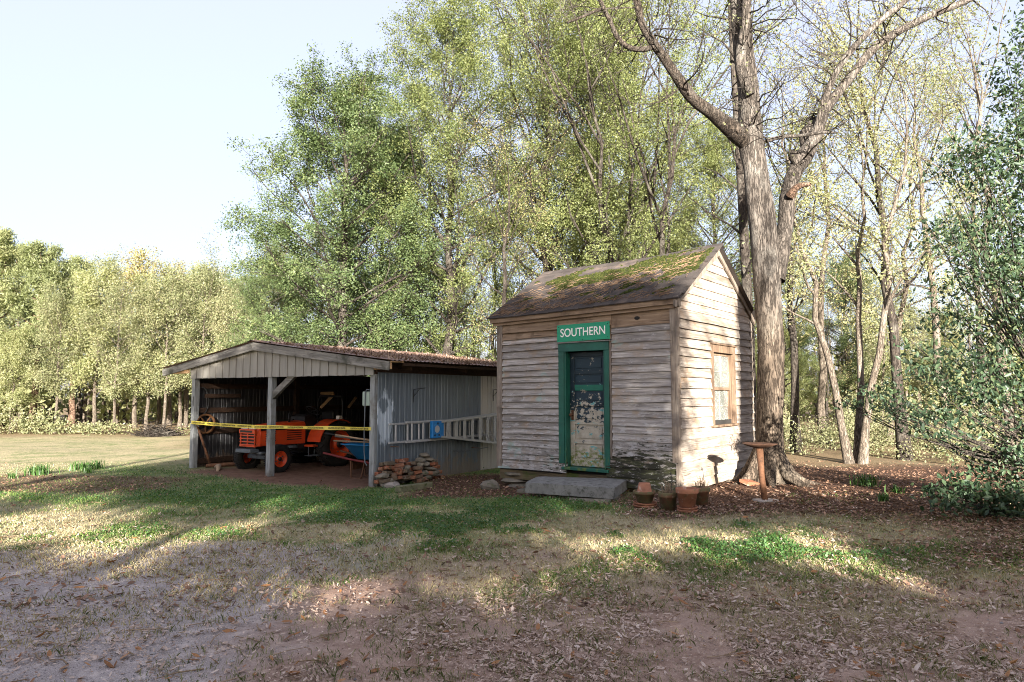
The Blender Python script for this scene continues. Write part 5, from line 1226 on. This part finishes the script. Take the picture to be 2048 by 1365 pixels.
sideL2 = pxpath([(1208, 16, 7), (1193, 22, 6), (1165, 34, 5.5), (1134, 46, 5)], MY-1.3, MY-1.6)
arch = pxpath([(1525, 285, 8), (1560, 275, 8), (1600, 272, 7), (1640, 266, 6), (1678, 266, 3)], MY, MY-.6)
twist = pxpath([(1500, 190, 20), (1484, 150, 22), (1482, 100, 20), (1492, 50, 20), (1494, 0, 18), (1500, -80, 14), (1530, -200, 6)], MY-.18, MY-.5)
stub = pxpath([(1580, 392, 20), (1590, 378, 16), (1604, 371, 12), (1621, 369, 7)], MY-.02, MY-.35, 3)
knot = pxpath([(1600, 330, 26), (1588, 312, 22), (1583, 302, 18)], MY+.15, MY+.15, 3); knot2 = pxpath([(1612, 300, 20), (1610, 270, 22), (1622, 255, 24), (1630, 240, 16)], MY+.4, MY+.55, 3)
main = [trunk_p, stem2, brB, limbL, sideL, sideL2, arch, twist, stub, knot, knot2]
bt = thing('forked_tree', 'big forked tree with rough brown bark beside the cabin', 'tree', (trunk_p[0][0][0], trunk_p[0][0][1], 0))
org = np.array(bt.location)
def rough_tubes(paths, n, amp, seed):
    Vs = []; Fs = []; o = 0; rg = np.random.default_rng(seed)
    for P, rad in paths:
        V, F = tube_np(P, rad, n); Cc = np.repeat(P, n, 0); dv = V-Cc; ln = np.linalg.norm(dv, axis=1)
        k_ = 1+amp*(fbm(V[:, 0]*3+V[:, 1]*2.3, V[:, 2]*1.1+V[:, 1], 2.2, seed, 3)-.5)*2+rg.normal(0, amp*.12, len(V)); V = Cc+dv*k_[:, None]; Vs.append(V); Fs.append(F+o); o += len(V)
    return np.concatenate(Vs), np.concatenate(Fs)
flare = []
for a, L_ in ((200, .75), (255, .65), (310, .85), (345, .9), (20, .6), (100, .6), (150, .6)):
    a = R(a); d = np.array([math.cos(a), math.sin(a), 0]); c0 = trunk_p[0][0]*np.array([1, 1, 0]); flare.append((np.array([c0+d*.05+[0, 0, .75], c0+d*.20+[0, 0, .38], c0+d*.36+[0, 0, .13], c0+d*(.36+L_*.25)+[0, 0, .02], c0+d*(.36+L_*.6)+[0, 0, -.05]]), np.array([.11, .115, .09, .055, .02])))
V, F = rough_tubes([trunk_p]+flare, 28, .10, 3); obj('trunk', mesh_np('trunk', V-org, [F], smooth=True), m_bark_main, bt)
V, F = rough_tubes(main[1:3]+main[6:8]+main[9:], 14, .12, 5); obj('limbs', mesh_np('limbs', V-org, [F], smooth=True), m_bark_main, bt)
V, F = rough_tubes(main[3:6], 14, .12, 7); obj('low_limb', mesh_np('low_limb', V-org, [F], smooth=True), m_bark_limb, bt)
V, F = rough_tubes([stub], 12, .2, 6); obj('broken_stub', mesh_np('broken_stub', V-org, [F], smooth=True), m_barkpine, bt)
rg = np.random.default_rng(44); tw = []; anch = []
for P, rad in (stem2, brB, limbL, sideL, sideL2, arch, twist, trunk_p):
    seg = np.linalg.norm(np.diff(P, axis=0), axis=1).sum(); n_ = int(seg*4.2)
    for q in range(n_):
        i_ = rg.integers(len(P)//(3 if P is not trunk_p[0] else 2), len(P)); p = P[i_]
        if P is trunk_p[0] and p[2] < 6: continue
        L_ = rg.uniform(.5, 1.7); d = rg.normal(0, 1, 3); d[2] = d[2]*.6+.25
        Pl, rl = limb(rg, p, d, L_, max(.006, min(.018, rad[i_]*.35)), 6, .08, .28, .003); tw.append((Pl, rl))
        for b in range(rg.integers(2, 5)):
            k_ = rg.integers(1, 6); Pb, rb_ = limb(rg, Pl[k_], unit(Pl[k_]-Pl[k_-1])+rg.normal(0, .6, 3), L_*rg.uniform(.3, .6), .006, 4, .05, .28, .0022); tw.append((Pb, rb_)); anch += [Pb[-1], Pb[2]]
            for c_ in range(2):
                k2 = rg.integers(1, 4); Pc, rc = limb(rg, Pb[k2], rg.normal(0, 1, 3), L_*.2, .0035, 3, .0, .25, .002); tw.append((Pc, rc)); anch += [Pc[-1]]
obj('twigs', tubes_mesh('twigs', [(p-org, r_) for p, r_ in tw]), m_bark, bt)
anch = np.array(anch); anch = anch[rg.random(len(anch)) < .38]; C = np.repeat(anch, 2, 0)+rg.normal(0, .05, (len(anch)*2, 3)); V, F = leaves_np(C, rg.uniform(.035, .07, len(C)), rg, .5, .5); obj('crown', mesh_np('crown', V-org, [F]), L_PALE, bt)
# --- glossy evergreen shrub on the right
cs = thing('evergreen_shrub', 'tall glossy dark-leaved evergreen shrub leaning in along the right edge', 'shrub', (6.95, 8.9, 0)); org = np.array(cs.location)
blobs = [(2040, 120, 50, 60), (2035, 230, 80, 70), (1990, 300, 70, 60), (1950, 400, 60, 60), (2020, 400, 70, 70), (1930, 500, 60, 45), (2000, 520, 60, 60), (2040, 560, 50, 70), (1960, 600, 60, 45), (1900, 620, 45, 30), (1980, 690, 70, 50), (1890, 700, 60, 35), (1830, 740, 60, 30), (1762, 782, 45, 24), (1735, 788, 30, 15), (1850, 800, 60, 35), (1930, 790, 60, 45), (1820, 830, 35, 22), (2010, 800, 50, 60), (1960, 860, 60, 30), (2020, 890, 50, 50), (2040, 960, 45, 50), (2110, 300, 80, 120), (2120, 550, 90, 140), (2120, 800, 90, 140), (2200, 450, 80, 160), (2200, 700, 80, 160), (2090, 60, 60, 80), (2130, -40, 70, 90), (1905, 300, 25, 25), (1880, 440, 30, 25)]
rg = np.random.default_rng(9); C = []; ps = []
root = np.array([7.1, 8.95, -.1])
for px, py, a, b in blobs:
    Yc = 8.55+rg.uniform(-.45, .5); c_ = np.array(at(px, py, Yc)); n_ = int(a*b*.135)+16
    for _ in range(4):
        e = c_+np.array([rg.uniform(-1, 1)*a*Yc/FPX, rg.uniform(-.5, .5), rg.uniform(-1, 1)*b*Yc/FPX]); mid = root*.35+e*.65+np.array([.15, rg.uniform(-.2, .2), -.25]); s0 = np.array([7.1+rg.uniform(-.1, .1), 8.95, max(.2, e[2]*.45)])
        t = np.linspace(0, 1, 7)[:, None]; P = (1-t)**2*s0+2*t*(1-t)*mid+t**2*e+rg.normal(0, .03, (7, 3)); ps.append((P, np.linspace(.018, .004, 7)))
        m_ = n_//4+2; k_ = rg.uniform(.55, 1, m_)[:, None]; tt = (k_*6).astype(int).clip(0, 5); base = P[tt[:, 0]]
        C.append(base*.2+e*.8+rg.normal(0, 1, (m_, 3))*np.array([a*Yc/FPX*.36, .24, b*Yc/FPX*.34]))
ps.append((np.array([root, root+[.05, 0, 1.5], root+[.1, .05, 3], root+[.15, 0, 5.2]]), np.array([.09, .07, .05, .02])))
C = np.concatenate(C); V, F = leaves_np(C, rg.uniform(.045, .10, len(C)), rg, .44, .6, True, (0, -.3, .9)); print('camellia leaves', len(C))
obj('trunk', tubes_mesh('trunk', [(p-org, r_) for p, r_ in ps]), m_bark, cs); obj('crown', mesh_np('crown', V-org, [F]), L_CAM, cs)
def bush(name, label, cat, blobs, Y_, leaf, dens, mt, seed, root_px, root_py, group=None):
    rg = np.random.default_rng(seed); p0 = G(root_px, root_py); t = thing(name, label, cat, p0, 0, group); o = np.array(p0); C = []; ps = []
    for px, py, a, b in blobs:
        c_ = np.array(at(px, py, p0.y+rg.uniform(-.2, .2))); n_ = int(a*b*dens)+6; C.append(c_+rg.normal(0, 1, (n_, 3))*np.array([a*p0.y/FPX*.5, .16, b*p0.y/FPX*.5]))
        for _ in range(3): ps.append((np.array([o, (o+c_)/2+rg.normal(0, .05, 3)+[0, 0, .06], c_+rg.normal(0, .06, 3)])-o, np.array([.008, .006, .003])))
    C = np.concatenate(C); C[:, 2] = np.maximum(C[:, 2], gz_np(C[:, 0], C[:, 1])+.02); V, F = leaves_np(C, leaf*rg.uniform(.7, 1.3, len(C)), rg, .46, .1, True, (0, -.2, 1.))
    obj('stems', tubes_mesh('stems', ps), m_bark, t); obj('foliage', mesh_np('foliage', V-o, [F]), mt, t); return t
bush('low_shrub', 'low sprawling glossy shrub on the leaf mould below the tall evergreen', 'shrub', [(1880, 985, 40, 22), (1920, 975, 45, 28), (1965, 1000, 50, 35), (2010, 1010, 50, 40), (2045, 1000, 40, 40), (1900, 1010, 30, 15)], 8.5, .085, .12, L_CAM, 21, 1990, 1035)
# --- strap-leaved clumps
m_strap = leaf_mat('strap_leaves', [(.022, .055, .012), (.042, .095, .02), (.07, .13, .03)], .25, .45, .4)
def clump(label, px, py, wpx, hpx, seed, n_=70):
    p = G(px, py); rg = np.random.default_rng(seed); k_ = p.y/FPX; Vs = []; Fs = []; o = 0
    for q in range(n_):
        x, y = rg.normal(0, wpx*k_*.28), rg.normal(0, wpx*k_*.2); hh = hpx*k_*rg.uniform(.55, 1.05); a = rg.uniform(0, 6.28); ln = hh*rg.uniform(.1, .7); wd = .006+.004*rg.random()
        dx, dy = math.cos(a), math.sin(a); sx_, sy_ = -dy*wd, dx*wd
        for t, ww in ((0, 1), (.4, 1), (.75, .8), (1, .1)):
            Vs += [(x+dx*ln*t**2+sx_*ww, y+dy*ln*t**2+sy_*ww, hh*(t-.28*t**3*ln/hh)), (x+dx*ln*t**2-sx_*ww, y+dy*ln*t**2-sy_*ww, hh*(t-.28*t**3*ln/hh))]
        for e in range(3): Fs.append((o+2*e, o+2*e+1, o+2*e+3, o+2*e+2))
        o += 8
    ob = obj('strap_leaf_clump', mesh_np('clump', np.array(Vs), [np.array(Fs)]), m_strap, None, p); return tag(ob, label, 'plant', 'clumps of strap-shaped leaves')
clump('large strap-leaved clump at the left in the mulch bed', 78, 950, 44, 24, 1, 100); clump('small strap-leaved sprout at the far left edge of the mulch bed', 25, 957, 18, 14, 2, 26); clump('strap-leaved clump on the lawn edge of the mulch bed', 158, 941, 30, 21, 3, 70)
clump('strap-leaved clump at the right end of the mulch bed', 188, 938, 32, 20, 4, 70); clump('small strap-leaved clump in front of the others in the mulch bed', 176, 946, 20, 14, 5, 36)
clump('broad strap-leaved clump on leaf mould right of the big tree', 1732, 973, 50, 28, 6, 95); clump('small dark strap-leaved clump nearest the camera right of the big tree', 1768, 1004, 28, 22, 7, 45); clump('small strap-leaved clump between the broad one and the shrub', 1793, 987, 26, 20, 8, 42)
# --- brush heap on the far lawn
p = G(314, 872); rg = np.random.default_rng(71); ps = []
for q in range(330):
    a = rg.uniform(0, 6.28); r_ = 1.15*math.sqrt(rg.random()); z = max(.04, (1-r_/1.2)*.8*rg.uniform(.3, 1)); L_ = rg.uniform(.5, 1.5); b = rg.uniform(0, 6.28); d = np.array([math.cos(b), math.sin(b)*.8, rg.normal(0, .25)-.1]); c_ = np.array([r_*math.cos(a), r_*math.sin(a), z]); ps.append((np.array([c_-d*L_/2, c_+rg.normal(0, .04, 3), c_+d*L_/2]), np.array([.016, .013, .006])))
bp = obj('brush_pile', tubes_mesh('brush_pile', ps), m_bark, None, p); tag(bp, 'low heap of cut branches at the far edge of the lawn', 'brush pile')
# --- undergrowth and the depths of the wood
def mass(name, label, spots, leaf, mt, seed, per, cat):
    rg = np.random.default_rng(seed); C = []
    for x, y, r_, hh in spots:
        n_ = int(per*r_*hh); c_ = rg.normal(0, 1, (n_, 3)); c_ /= np.linalg.norm(c_, axis=1)[:, None]; c_ *= (rg.random(n_)**.45)[:, None]; c_ = c_*np.array([r_, r_, hh*.55])+np.array([x, y, T(x, y)+hh*.45]); C.append(c_)
    C = np.concatenate(C); C = C[C[:, 2] > terr(C[:, 0], C[:, 1])-.05]; V, F = leaves_np(C, leaf*rg.uniform(.6, 1.4, len(C)), rg, .5, .1); o = obj(name, mesh_np(name, V, [F]), mt); return tag(o, label, cat, kind='stuff')
r9 = random.Random(19); sp = []
for q in range(60):
    px = r9.uniform(1575, 2150); Y_ = r9.uniform(19, 31); sp.append((PX(px, Y_), Y_, r9.uniform(.5, 1.2), r9.uniform(.4, 1.2) if q % 4 else r9.uniform(1.2, 2.4)))
mass('undergrowth', 'pale tangled undergrowth along the edge of the right-hand wood', sp, .075, L_UNDER, 3, 480, 'undergrowth')
sp = []
for q in range(46):
    px = r9.uniform(420, 1560); Y_ = r9.uniform(26, 36); sp.append((PX(px, Y_), Y_, r9.uniform(.8, 1.6), r9.uniform(1, 3.)))
mass('undergrowth', 'olive brush at the foot of the trees behind the shed', sp, .13, L_UNDER, 4, 200, 'undergrowth')
sp = [(PX(px, 39.5), 39.5+r9.uniform(-.6, 1.2), r9.uniform(.9, 1.5), h_) for px, h_ in ((-60, 2), (-20, 1.8), (10, 2.2), (45, 1.1), (70, .8), (100, 1.5), (130, 1.), (160, .7), (205, .8), (238, .7), (385, .8), (425, .9), (-110, 2), (-170, 2), (180, .8), (60, 1.6))]
mass('undergrowth', 'low olive bushes at the foot of the pines across the lawn', sp, .15, L_UNDER, 5, 240, 'undergrowth')
sp = []; ps = []
for q in range(330):
    a = r9.uniform(-62, 62); d = r9.uniform(56, 78); x, y = d*math.sin(R(a)), d*math.cos(R(a)); sp.append((x, y, r9.uniform(1.5, 3.), r9.uniform(3, 9.) if abs(a+3) > 0 else 5))
mass('far_woods', 'hazy pale mass of the far woods behind everything', sp, .55, L_PALE, 6, 16, 'woods')
for q in range(420):
    a = r9.uniform(-60, 60); y = r9.uniform(47, 72); x = y*math.tan(R(a*.8)); z = T(x, y); h_ = r9.uniform(5, 10); lx = r9.uniform(-.5, .5); ps.append((np.array([(x, y, z-.2), (x+lx*.4, y, z+h_*.5), (x+lx, y, z+h_)]), np.array([.13, .10, .03])*r9.uniform(.6, 1.3)))
tag(obj('far_trunks', tubes_mesh('far_trunks', ps), m_barkp), 'crowd of thin pale trunks deep in the far woods', 'woods', kind='stuff')
# --- unseen trees and bushes added behind the viewpoint, shaped to shade the yard
def shade_mesh(seed, Rc, z0, z1, n_, lf=.24, flat=.7):
    rg = np.random.default_rng(seed); cl = rg.normal(0, 1, (70, 3)); cl /= np.linalg.norm(cl, axis=1)[:, None]; cl *= (rg.random(70)**.4)[:, None]
    C = cl[rg.integers(0, 70, n_)]; C = np.sign(C)*np.abs(C)**np.array([.7, .7, flat])*.93+rg.normal(0, .15, (n_, 3))*np.array([1, 1, 1 if flat > .6 else .35]); C = C*np.array([Rc, Rc, (z1-z0)/2])+np.array([0, 0, (z0+z1)/2]); C = C[C[:, 2] > .05]; V, F = leaves_np(C, lf*rg.uniform(.7, 1.3, len(C)), rg); me = mesh_np('crown', V, [F]); me.materials.append(L_SHADE)
    ps = [(np.array([(0, 0, -.3), (.05, 0, z0), (0, .05, (z0+z1)/2), (0, 0, z1*.95)]), np.array([.12, .09, .07, .03]))]
    for q in range(12):
        a = q*2.4; Pl, rl = limb(rg, (0, 0, z0+.2+(z1-z0)*.5*q/12), (math.cos(a), math.sin(a), .5), Rc*.8, .06, 5); ps.append((Pl, rl))
    tm = tubes_mesh('trunk', ps); tm.materials.append(m_bark); return tm, me
TV['shade_hedge'] = shade_mesh(3, 1.45, .1, 3.72, 10000, .15, .4)
SY = -10.
for e, h_ in enumerate((.97, .98, .97, .98, .99, .985, .98, .94, .92, .94, .965, .97, 1.02, 1.1, 1.14, 1.16, 1.18)):
    plant_tree('shade_hedge', -9.6+1.2*e, SY+(e % 3)*.5-.4, 'shade_bush', 'tall evergreen bush added unseen behind the viewpoint to shade the yard', h_, e*1.7, 'bushes added behind the viewpoint for shade', cat='bush')
# two unseen wide trees; thin leaf pads set to cut the sun into bands
def wide_shade_tree(label, tx, masses, pads, seed):
    rg = np.random.default_rng(seed); ps = [(np.array([(tx, SY, -.3), (tx+.05, SY, 2.), (tx+.1, SY, 4.2), (tx+.4, SY, 6.6), (tx+1., SY, 8.)]), np.array([.16, .12, .10, .08, .02]))]; C = []; sz = []
    for X_, Y_, Rc, z0, z1, n_ in masses:
        cl = rg.normal(0, 1, (220, 3)); cl /= np.linalg.norm(cl, axis=1)[:, None]; cl *= (rg.random(220)**.4)[:, None]; c_ = cl[rg.integers(0, 220, n_)]; c_ = np.sign(c_)*np.abs(c_)**.6*.93+rg.normal(0, .13, (n_, 3))
        c_ = c_*np.array([Rc, Rc, (z1-z0)/2])+np.array([X_, Y_, (z0+z1)/2]); C.append(c_); sz.append(np.full(n_, .17)); t = np.linspace(0, 1, 6)[:, None]; ps.append(((1-t)*np.array([tx+.1, SY, 4.8])+t*np.array([X_, Y_, 6.6])+np.sin(t*3.14)*np.array([0, 0, .5]), np.linspace(.08, .02, 6)))
    for X_, Z_, rx, rz in pads:
        n_ = int(rx*1500); C.append(rg.normal(0, 1, (n_, 3))*np.array([rx*.5, .35, rz*.55])+np.array([X_, SY+.7, Z_])); sz.append(np.full(n_, .13)); t = np.linspace(0, 1, 5)[:, None]; ps.append(((1-t)*np.array([tx, SY, 4.6])+t*np.array([X_, SY+.7, Z_])+np.sin(t*3.14)*np.array([0, 0, .45]), np.linspace(.03, .008, 5)))
    C = np.concatenate(C); V, F = leaves_np(C, np.concatenate(sz)*rg.uniform(.7, 1.3, len(C)), rg); lt = thing('spreading_tree', label, 'tree', (tx, SY, 0)); o_ = np.array(lt.location)
    obj('trunk', tubes_mesh('trunk', [(p-o_, r_) for p, r_ in ps]), m_bark, lt); obj('crown', mesh_np('crown', V-o_, [F]), L_SHADE, lt)
wide_shade_tree('unseen wide leaning tree behind the viewpoint, shaped to shade the shed', -7.2, [(-4.5, SY, 1.75, 4.55, 8.4, 11500), (-3.1, SY-.8, 1.6, 4.5, 8.1, 11500), (-1.7, SY+.3, 1.75, 4.55, 8.4, 11500)], [(-5.6, 4.1, .6, .06), (-2.4, 4.02, .7, .04), (-3.6, 4.33, .7, .03)], 1)
wide_shade_tree('unseen wide leaning tree behind the viewpoint, shaped to shade the cabin front', -2.3, [(-.4, SY-.6, 1.6, 4.5, 8.1, 11500), (.9, SY+.2, 1.75, 4.5, 8.4, 11500), (1.9, SY-.7, 1.6, 4.45, 8.1, 11500), (2.75, SY+.2, 1.72, 4.5, 8.4, 11500), (2.6, SY-2.3, 1.66, 4.6, 8.5, 10000), (.9, SY-2.6, 1.7, 4.6, 8.6, 10000)], [(-.7, 3.88, .7, .045), (.8, 3.9, .9, .05), (2.5, 3.9, 1.0, .05), (4.4, 4.0, 1.1, .12), (4.0, 4.3, .9, .1), (-1.1, 3.5, .9, .12), (.1, 3.5, .9, .11), (1.2, 3.52, .8, .11), (5.8, 4.1, 1.2, .2)], 2)
plant_tree('bare', 6.0, -8.5, 'bare_tree', 'bare tree added unseen behind the viewpoint to throw thin shadows on the cabin side', .8, 1.0)  # unseen tree added for its twig shadows
# ------------------------------------------------------------------ ground cover
rg = np.random.default_rng(2024)
def sample(n_, y0, y1, extra=1.15):
    """points spread over the ground in view, denser towards the camera"""
    y = 1/(1/y1+(1/y0-1/y1)*rg.random(n_)); y = y0+(y1-y0)*rg.random(n_)**1.35 if False else y
    x = rg.uniform(-1, 1, n_)*(y*.75*extra+.4); return x, y
def block(x, y): return ~(in_cabin(x, y))
m_grassg = leaf_mat('green_grass', [(.05, .09, .02), (.08, .14, .03), (.125, .19, .045), (.21, .25, .08)], .3, .5, .25)
m_grassd = leaf_mat('dry_grass', [(.20, .16, .085), (.31, .255, .145), (.43, .365, .22), (.54, .47, .31)], .25, .7, .15)
def blades(name, label, x, y, h0, h1, wd, mt):
    n_ = len(x); z = gz_np(x, y)-.004; hh = rg.uniform(h0, h1, n_); a = rg.uniform(0, 6.283, n_); ln = hh*rg.uniform(.2, 1.1, n_); b = rg.uniform(0, 6.283, n_)
    P = np.stack([x, y, z], 1); s_ = np.stack([np.cos(b), np.sin(b), 0*b], 1)*(wd*rg.uniform(.6, 1.4, n_))[:, None]; tip = P+np.stack([np.cos(a)*ln, np.sin(a)*ln, hh], 1); md = P+np.stack([np.cos(a)*ln*.3, np.sin(a)*ln*.3, hh*.62], 1)
    V = np.stack([P-s_, P+s_, md+s_*.8, tip, md-s_*.8], 1).reshape(-1, 3); F = np.arange(n_*5).reshape(-1, 5); o = obj(name, mesh_np(name, V, [F]), mt); return tag(o, label, 'grass', kind='stuff')
x, y = sample(420000, 4.2, 17.); zo = zones(x, y); ok = block(x, y) & ~in_shed(x, y, .1)
kp = ok & (rg.random(len(x)) < np.clip(zo['green'], 0, 1)*.85*(.5+ss(zo['n2'], .35, .6)*.5))
blades('grass', 'short green grass in front of the shed and in patches over the yard', x[kp], y[kp], .012, .05, .0035, m_grassg)
kp = ok & (rg.random(len(x)) < zo['thin']*(1-zo['mulch'])*(1-zo['dirt'])*(1-zo['green']*.85)*.40)
blades('dry_grass', 'straw-coloured dry grass over the sunny middle of the yard', x[kp], y[kp], .012, .045, .003, m_grassd)
# sparse tufts in the near yard
cx, cy = sample(1100, 3.0, 9.); zo = zones(cx, cy); kk = rg.random(1100) < (.3+.7*(1-zo['grav'])); cx, cy = cx[kk], cy[kk]
x = np.repeat(cx, 26)+rg.normal(0, .05, len(cx)*26); y = np.repeat(cy, 26)+rg.normal(0, .05, len(cx)*26)
blades('grass_tufts', 'small olive grass tufts scattered over the bare near ground', x, y, .012, .055, .0022, leaf_mat('tuft_grass', [(.09, .115, .045), (.15, .165, .075), (.25, .23, .12), (.36, .31, .19)], .25, .6, .2))
# clover
x, y = sample(230000, 5.5, 16.5); zo = zones(x, y); su, sv = to_local(x, y, SB, ST)
w_ = ss(zo['green'], .45, .85)*(.25+.75*ss(-sv, -.1, .6)*ss(3.2+sv+zo['n1']*2, 0, 1.4)); kp = block(x, y) & ~in_shed(x, y, .02) & (rg.random(len(x)) < w_*.65)
C = np.stack([x[kp], y[kp], gz_np(x[kp], y[kp])+rg.uniform(.012, .06, kp.sum())], 1); V, F = leaves_np(C, rg.uniform(.016, .034, len(C)), rg, .85, 0, False, (0, -.2, 1.6))
tag(obj('clover', mesh_np('clover', V, [F]), leaf_mat('clover_leaves', [(.03, .075, .02), (.055, .12, .03), (.09, .17, .05)], .25, .45, .35)), 'low bright clover and weeds along the shed front', 'weeds', kind='stuff')
# fallen leaves: curled, several kinds
def litter(name, label, x, y, s0, s1, mt, asp, curl=.35):
    n_ = len(x); C = np.stack([x, y, gz_np(x, y)+rg.uniform(.004, .022, n_)], 1); L_ = (s0+(s1-s0)*rg.random(n_)**1.7)*.5; a = rg.uniform(0, 6.283, n_); tl_ = rg.normal(0, .3, n_); ro = rg.normal(0, .35, n_)
    d = np.stack([np.cos(a)*np.cos(tl_), np.sin(a)*np.cos(tl_), np.sin(tl_)], 1); s_ = np.stack([-np.sin(a)*np.cos(ro), np.cos(a)*np.cos(ro), np.sin(ro)], 1); up = np.cross(d, s_); W_ = (L_*asp*rg.uniform(.7, 1.3, n_))[:, None]; L_ = L_[:, None]; ck = (rg.uniform(-.2, 1, n_)*curl)[:, None]
    V = np.stack([C-d*L_+up*L_*ck*.5, C-d*L_*.35+s_*W_+up*W_*ck*1.2, C+d*L_*.4+s_*W_*.85+up*W_*ck*1.2, C+d*L_+up*L_*ck*.7, C+d*L_*.4-s_*W_*.85+up*W_*ck*1.2, C-d*L_*.35-s_*W_+up*W_*ck*1.2, C-d*L_*.35, C+d*L_*.4], 1).reshape(-1, 3)
    b = np.arange(n_)[:, None]*8; F4 = np.concatenate([b+np.array([[6, 7, 2, 1]]), b+np.array([[6, 5, 4, 7]])]); F3 = np.concatenate([b+np.array([[0, 6, 1]]), b+np.array([[0, 5, 6]]), b+np.array([[7, 3, 2]]), b+np.array([[7, 4, 3]])])
    return tag(obj(name, mesh_np(name, V, [F4, F3]), mt), label, 'leaves', kind='stuff')
m_lt = leaf_mat('fallen_tan', [(.20, .13, .098), (.35, .25, .195), (.48, .37, .30), (.60, .50, .43)], .1, .6, .3); m_lo = leaf_mat('fallen_orange', [(.17, .075, .03), (.30, .14, .055), (.42, .22, .10)], .15, .55, .3); m_lb2 = leaf_mat('leaf_bits', [(.15, .095, .07), (.28, .19, .145), (.43, .32, .25), (.58, .46, .38)], .1, .7, .2); m_lb = leaf_mat('fallen_brown', [(.08, .045, .03), (.17, .095, .06), (.28, .165, .11), (.42, .30, .21)], .1, .65, .25)
x, y = sample(60000, 2.9, 10.5); zo = zones(x, y); kp = block(x, y) & (rg.random(len(x)) < (.10+.9*ss(zo['n1']*.5+zo['n2']*.5+.05*(x > 0)+.03*ss(6-y, 0, 3), .46, .58))*(1-.72*zo['grav'])*(1-.5*zo['green'])*np.clip(.45+y/9., 0, 1))
litter('fallen_leaves', 'dry tan leaves littering the near yard', x[kp], y[kp], .016, .07, m_lt, .30, .7)
x, y = sample(90000, 2.9, 10.); zo = zones(x, y); kp = block(x, y) & (rg.random(len(x)) < (.2+.8*ss(zo['n2'], .4, .6))*(1-.5*zo['grav'])*(1-.4*zo['green']))
litter('leaf_crumbs', 'crumbled bits of dry leaf over the near yard', x[kp], y[kp], .008, .03, m_lb2, .5, .5)
x, y = sample(900, 2.9, 12); kp = block(x, y); litter('orange_leaves', 'scattered larger orange-brown leaves on the yard', x[kp], y[kp], .045, .10, m_lo, .36, .6)
x, y = sample(120000, 5., 18); zo = zones(x, y); kp = block(x, y) & ~in_shed(x, y) & (rg.random(len(x)) < np.maximum(zo['mulch']*.75, .05))
litter('leaf_mould', 'thick brown fallen leaves round the big tree and the cabin', x[kp], y[kp], .035, .085, m_lb, .36, .5)
# pebbles on the bare patch, twigs
x, y = sample(26000, 2.9, 8.5); zo = zones(x, y); kp = rg.random(len(x)) < np.maximum(zo['grav']*.9, .12); x, y = x[kp], y[kp]; n_ = len(x)
r_ = rg.uniform(.002, .007, n_)*(1+(rg.random(n_) < .03)*1.5); z = gz_np(x, y)+r_*.2; C = np.stack([x, y, z], 1); D6 = np.array([(1, 0, 0), (0, 1, 0), (-1, 0, 0), (0, -1, 0), (0, 0, .7), (0, 0, -.5)]); V = (C[:, None, :]+D6[None]*r_[:, None, None]*rg.uniform(.6, 1.3, (n_, 6, 1))).reshape(-1, 3); b = np.arange(n_)[:, None]*6
F = np.concatenate([b+np.array([[q, (q+1) % 4, 4]]) for q in range(4)]); tag(obj('gravel', mesh_np('gravel', V, [F]), leaf_mat('pebbles', [(.12, .105, .10), (.22, .20, .19), (.36, .34, .32)], 0., .8, .2)), 'fine grey gravel on the bare patch', 'gravel', kind='stuff')
ps = []; x, y = sample(420, 2.9, 11)
for a, b in zip(x, y):
    if not bool(block(np.array([a]), np.array([b]))[0]): continue
    t = rg.uniform(0, 6.283); L_ = rg.uniform(.06, .3); z = gzz(a, b)+.008; ps.append((np.array([(a-math.cos(t)*L_/2, b-math.sin(t)*L_/2, z), (a+rg.normal(0, .01), b+rg.normal(0, .01), z+.008), (a+math.cos(t)*L_/2, b+math.sin(t)*L_/2, z+.004)]), np.array([.004, .0035, .002])*rg.uniform(.6, 1.5)))
tag(obj('fallen_twigs', tubes_mesh('fallen_twigs', ps), m_stem), 'short dry twigs scattered over the yard', 'twigs', kind='stuff')
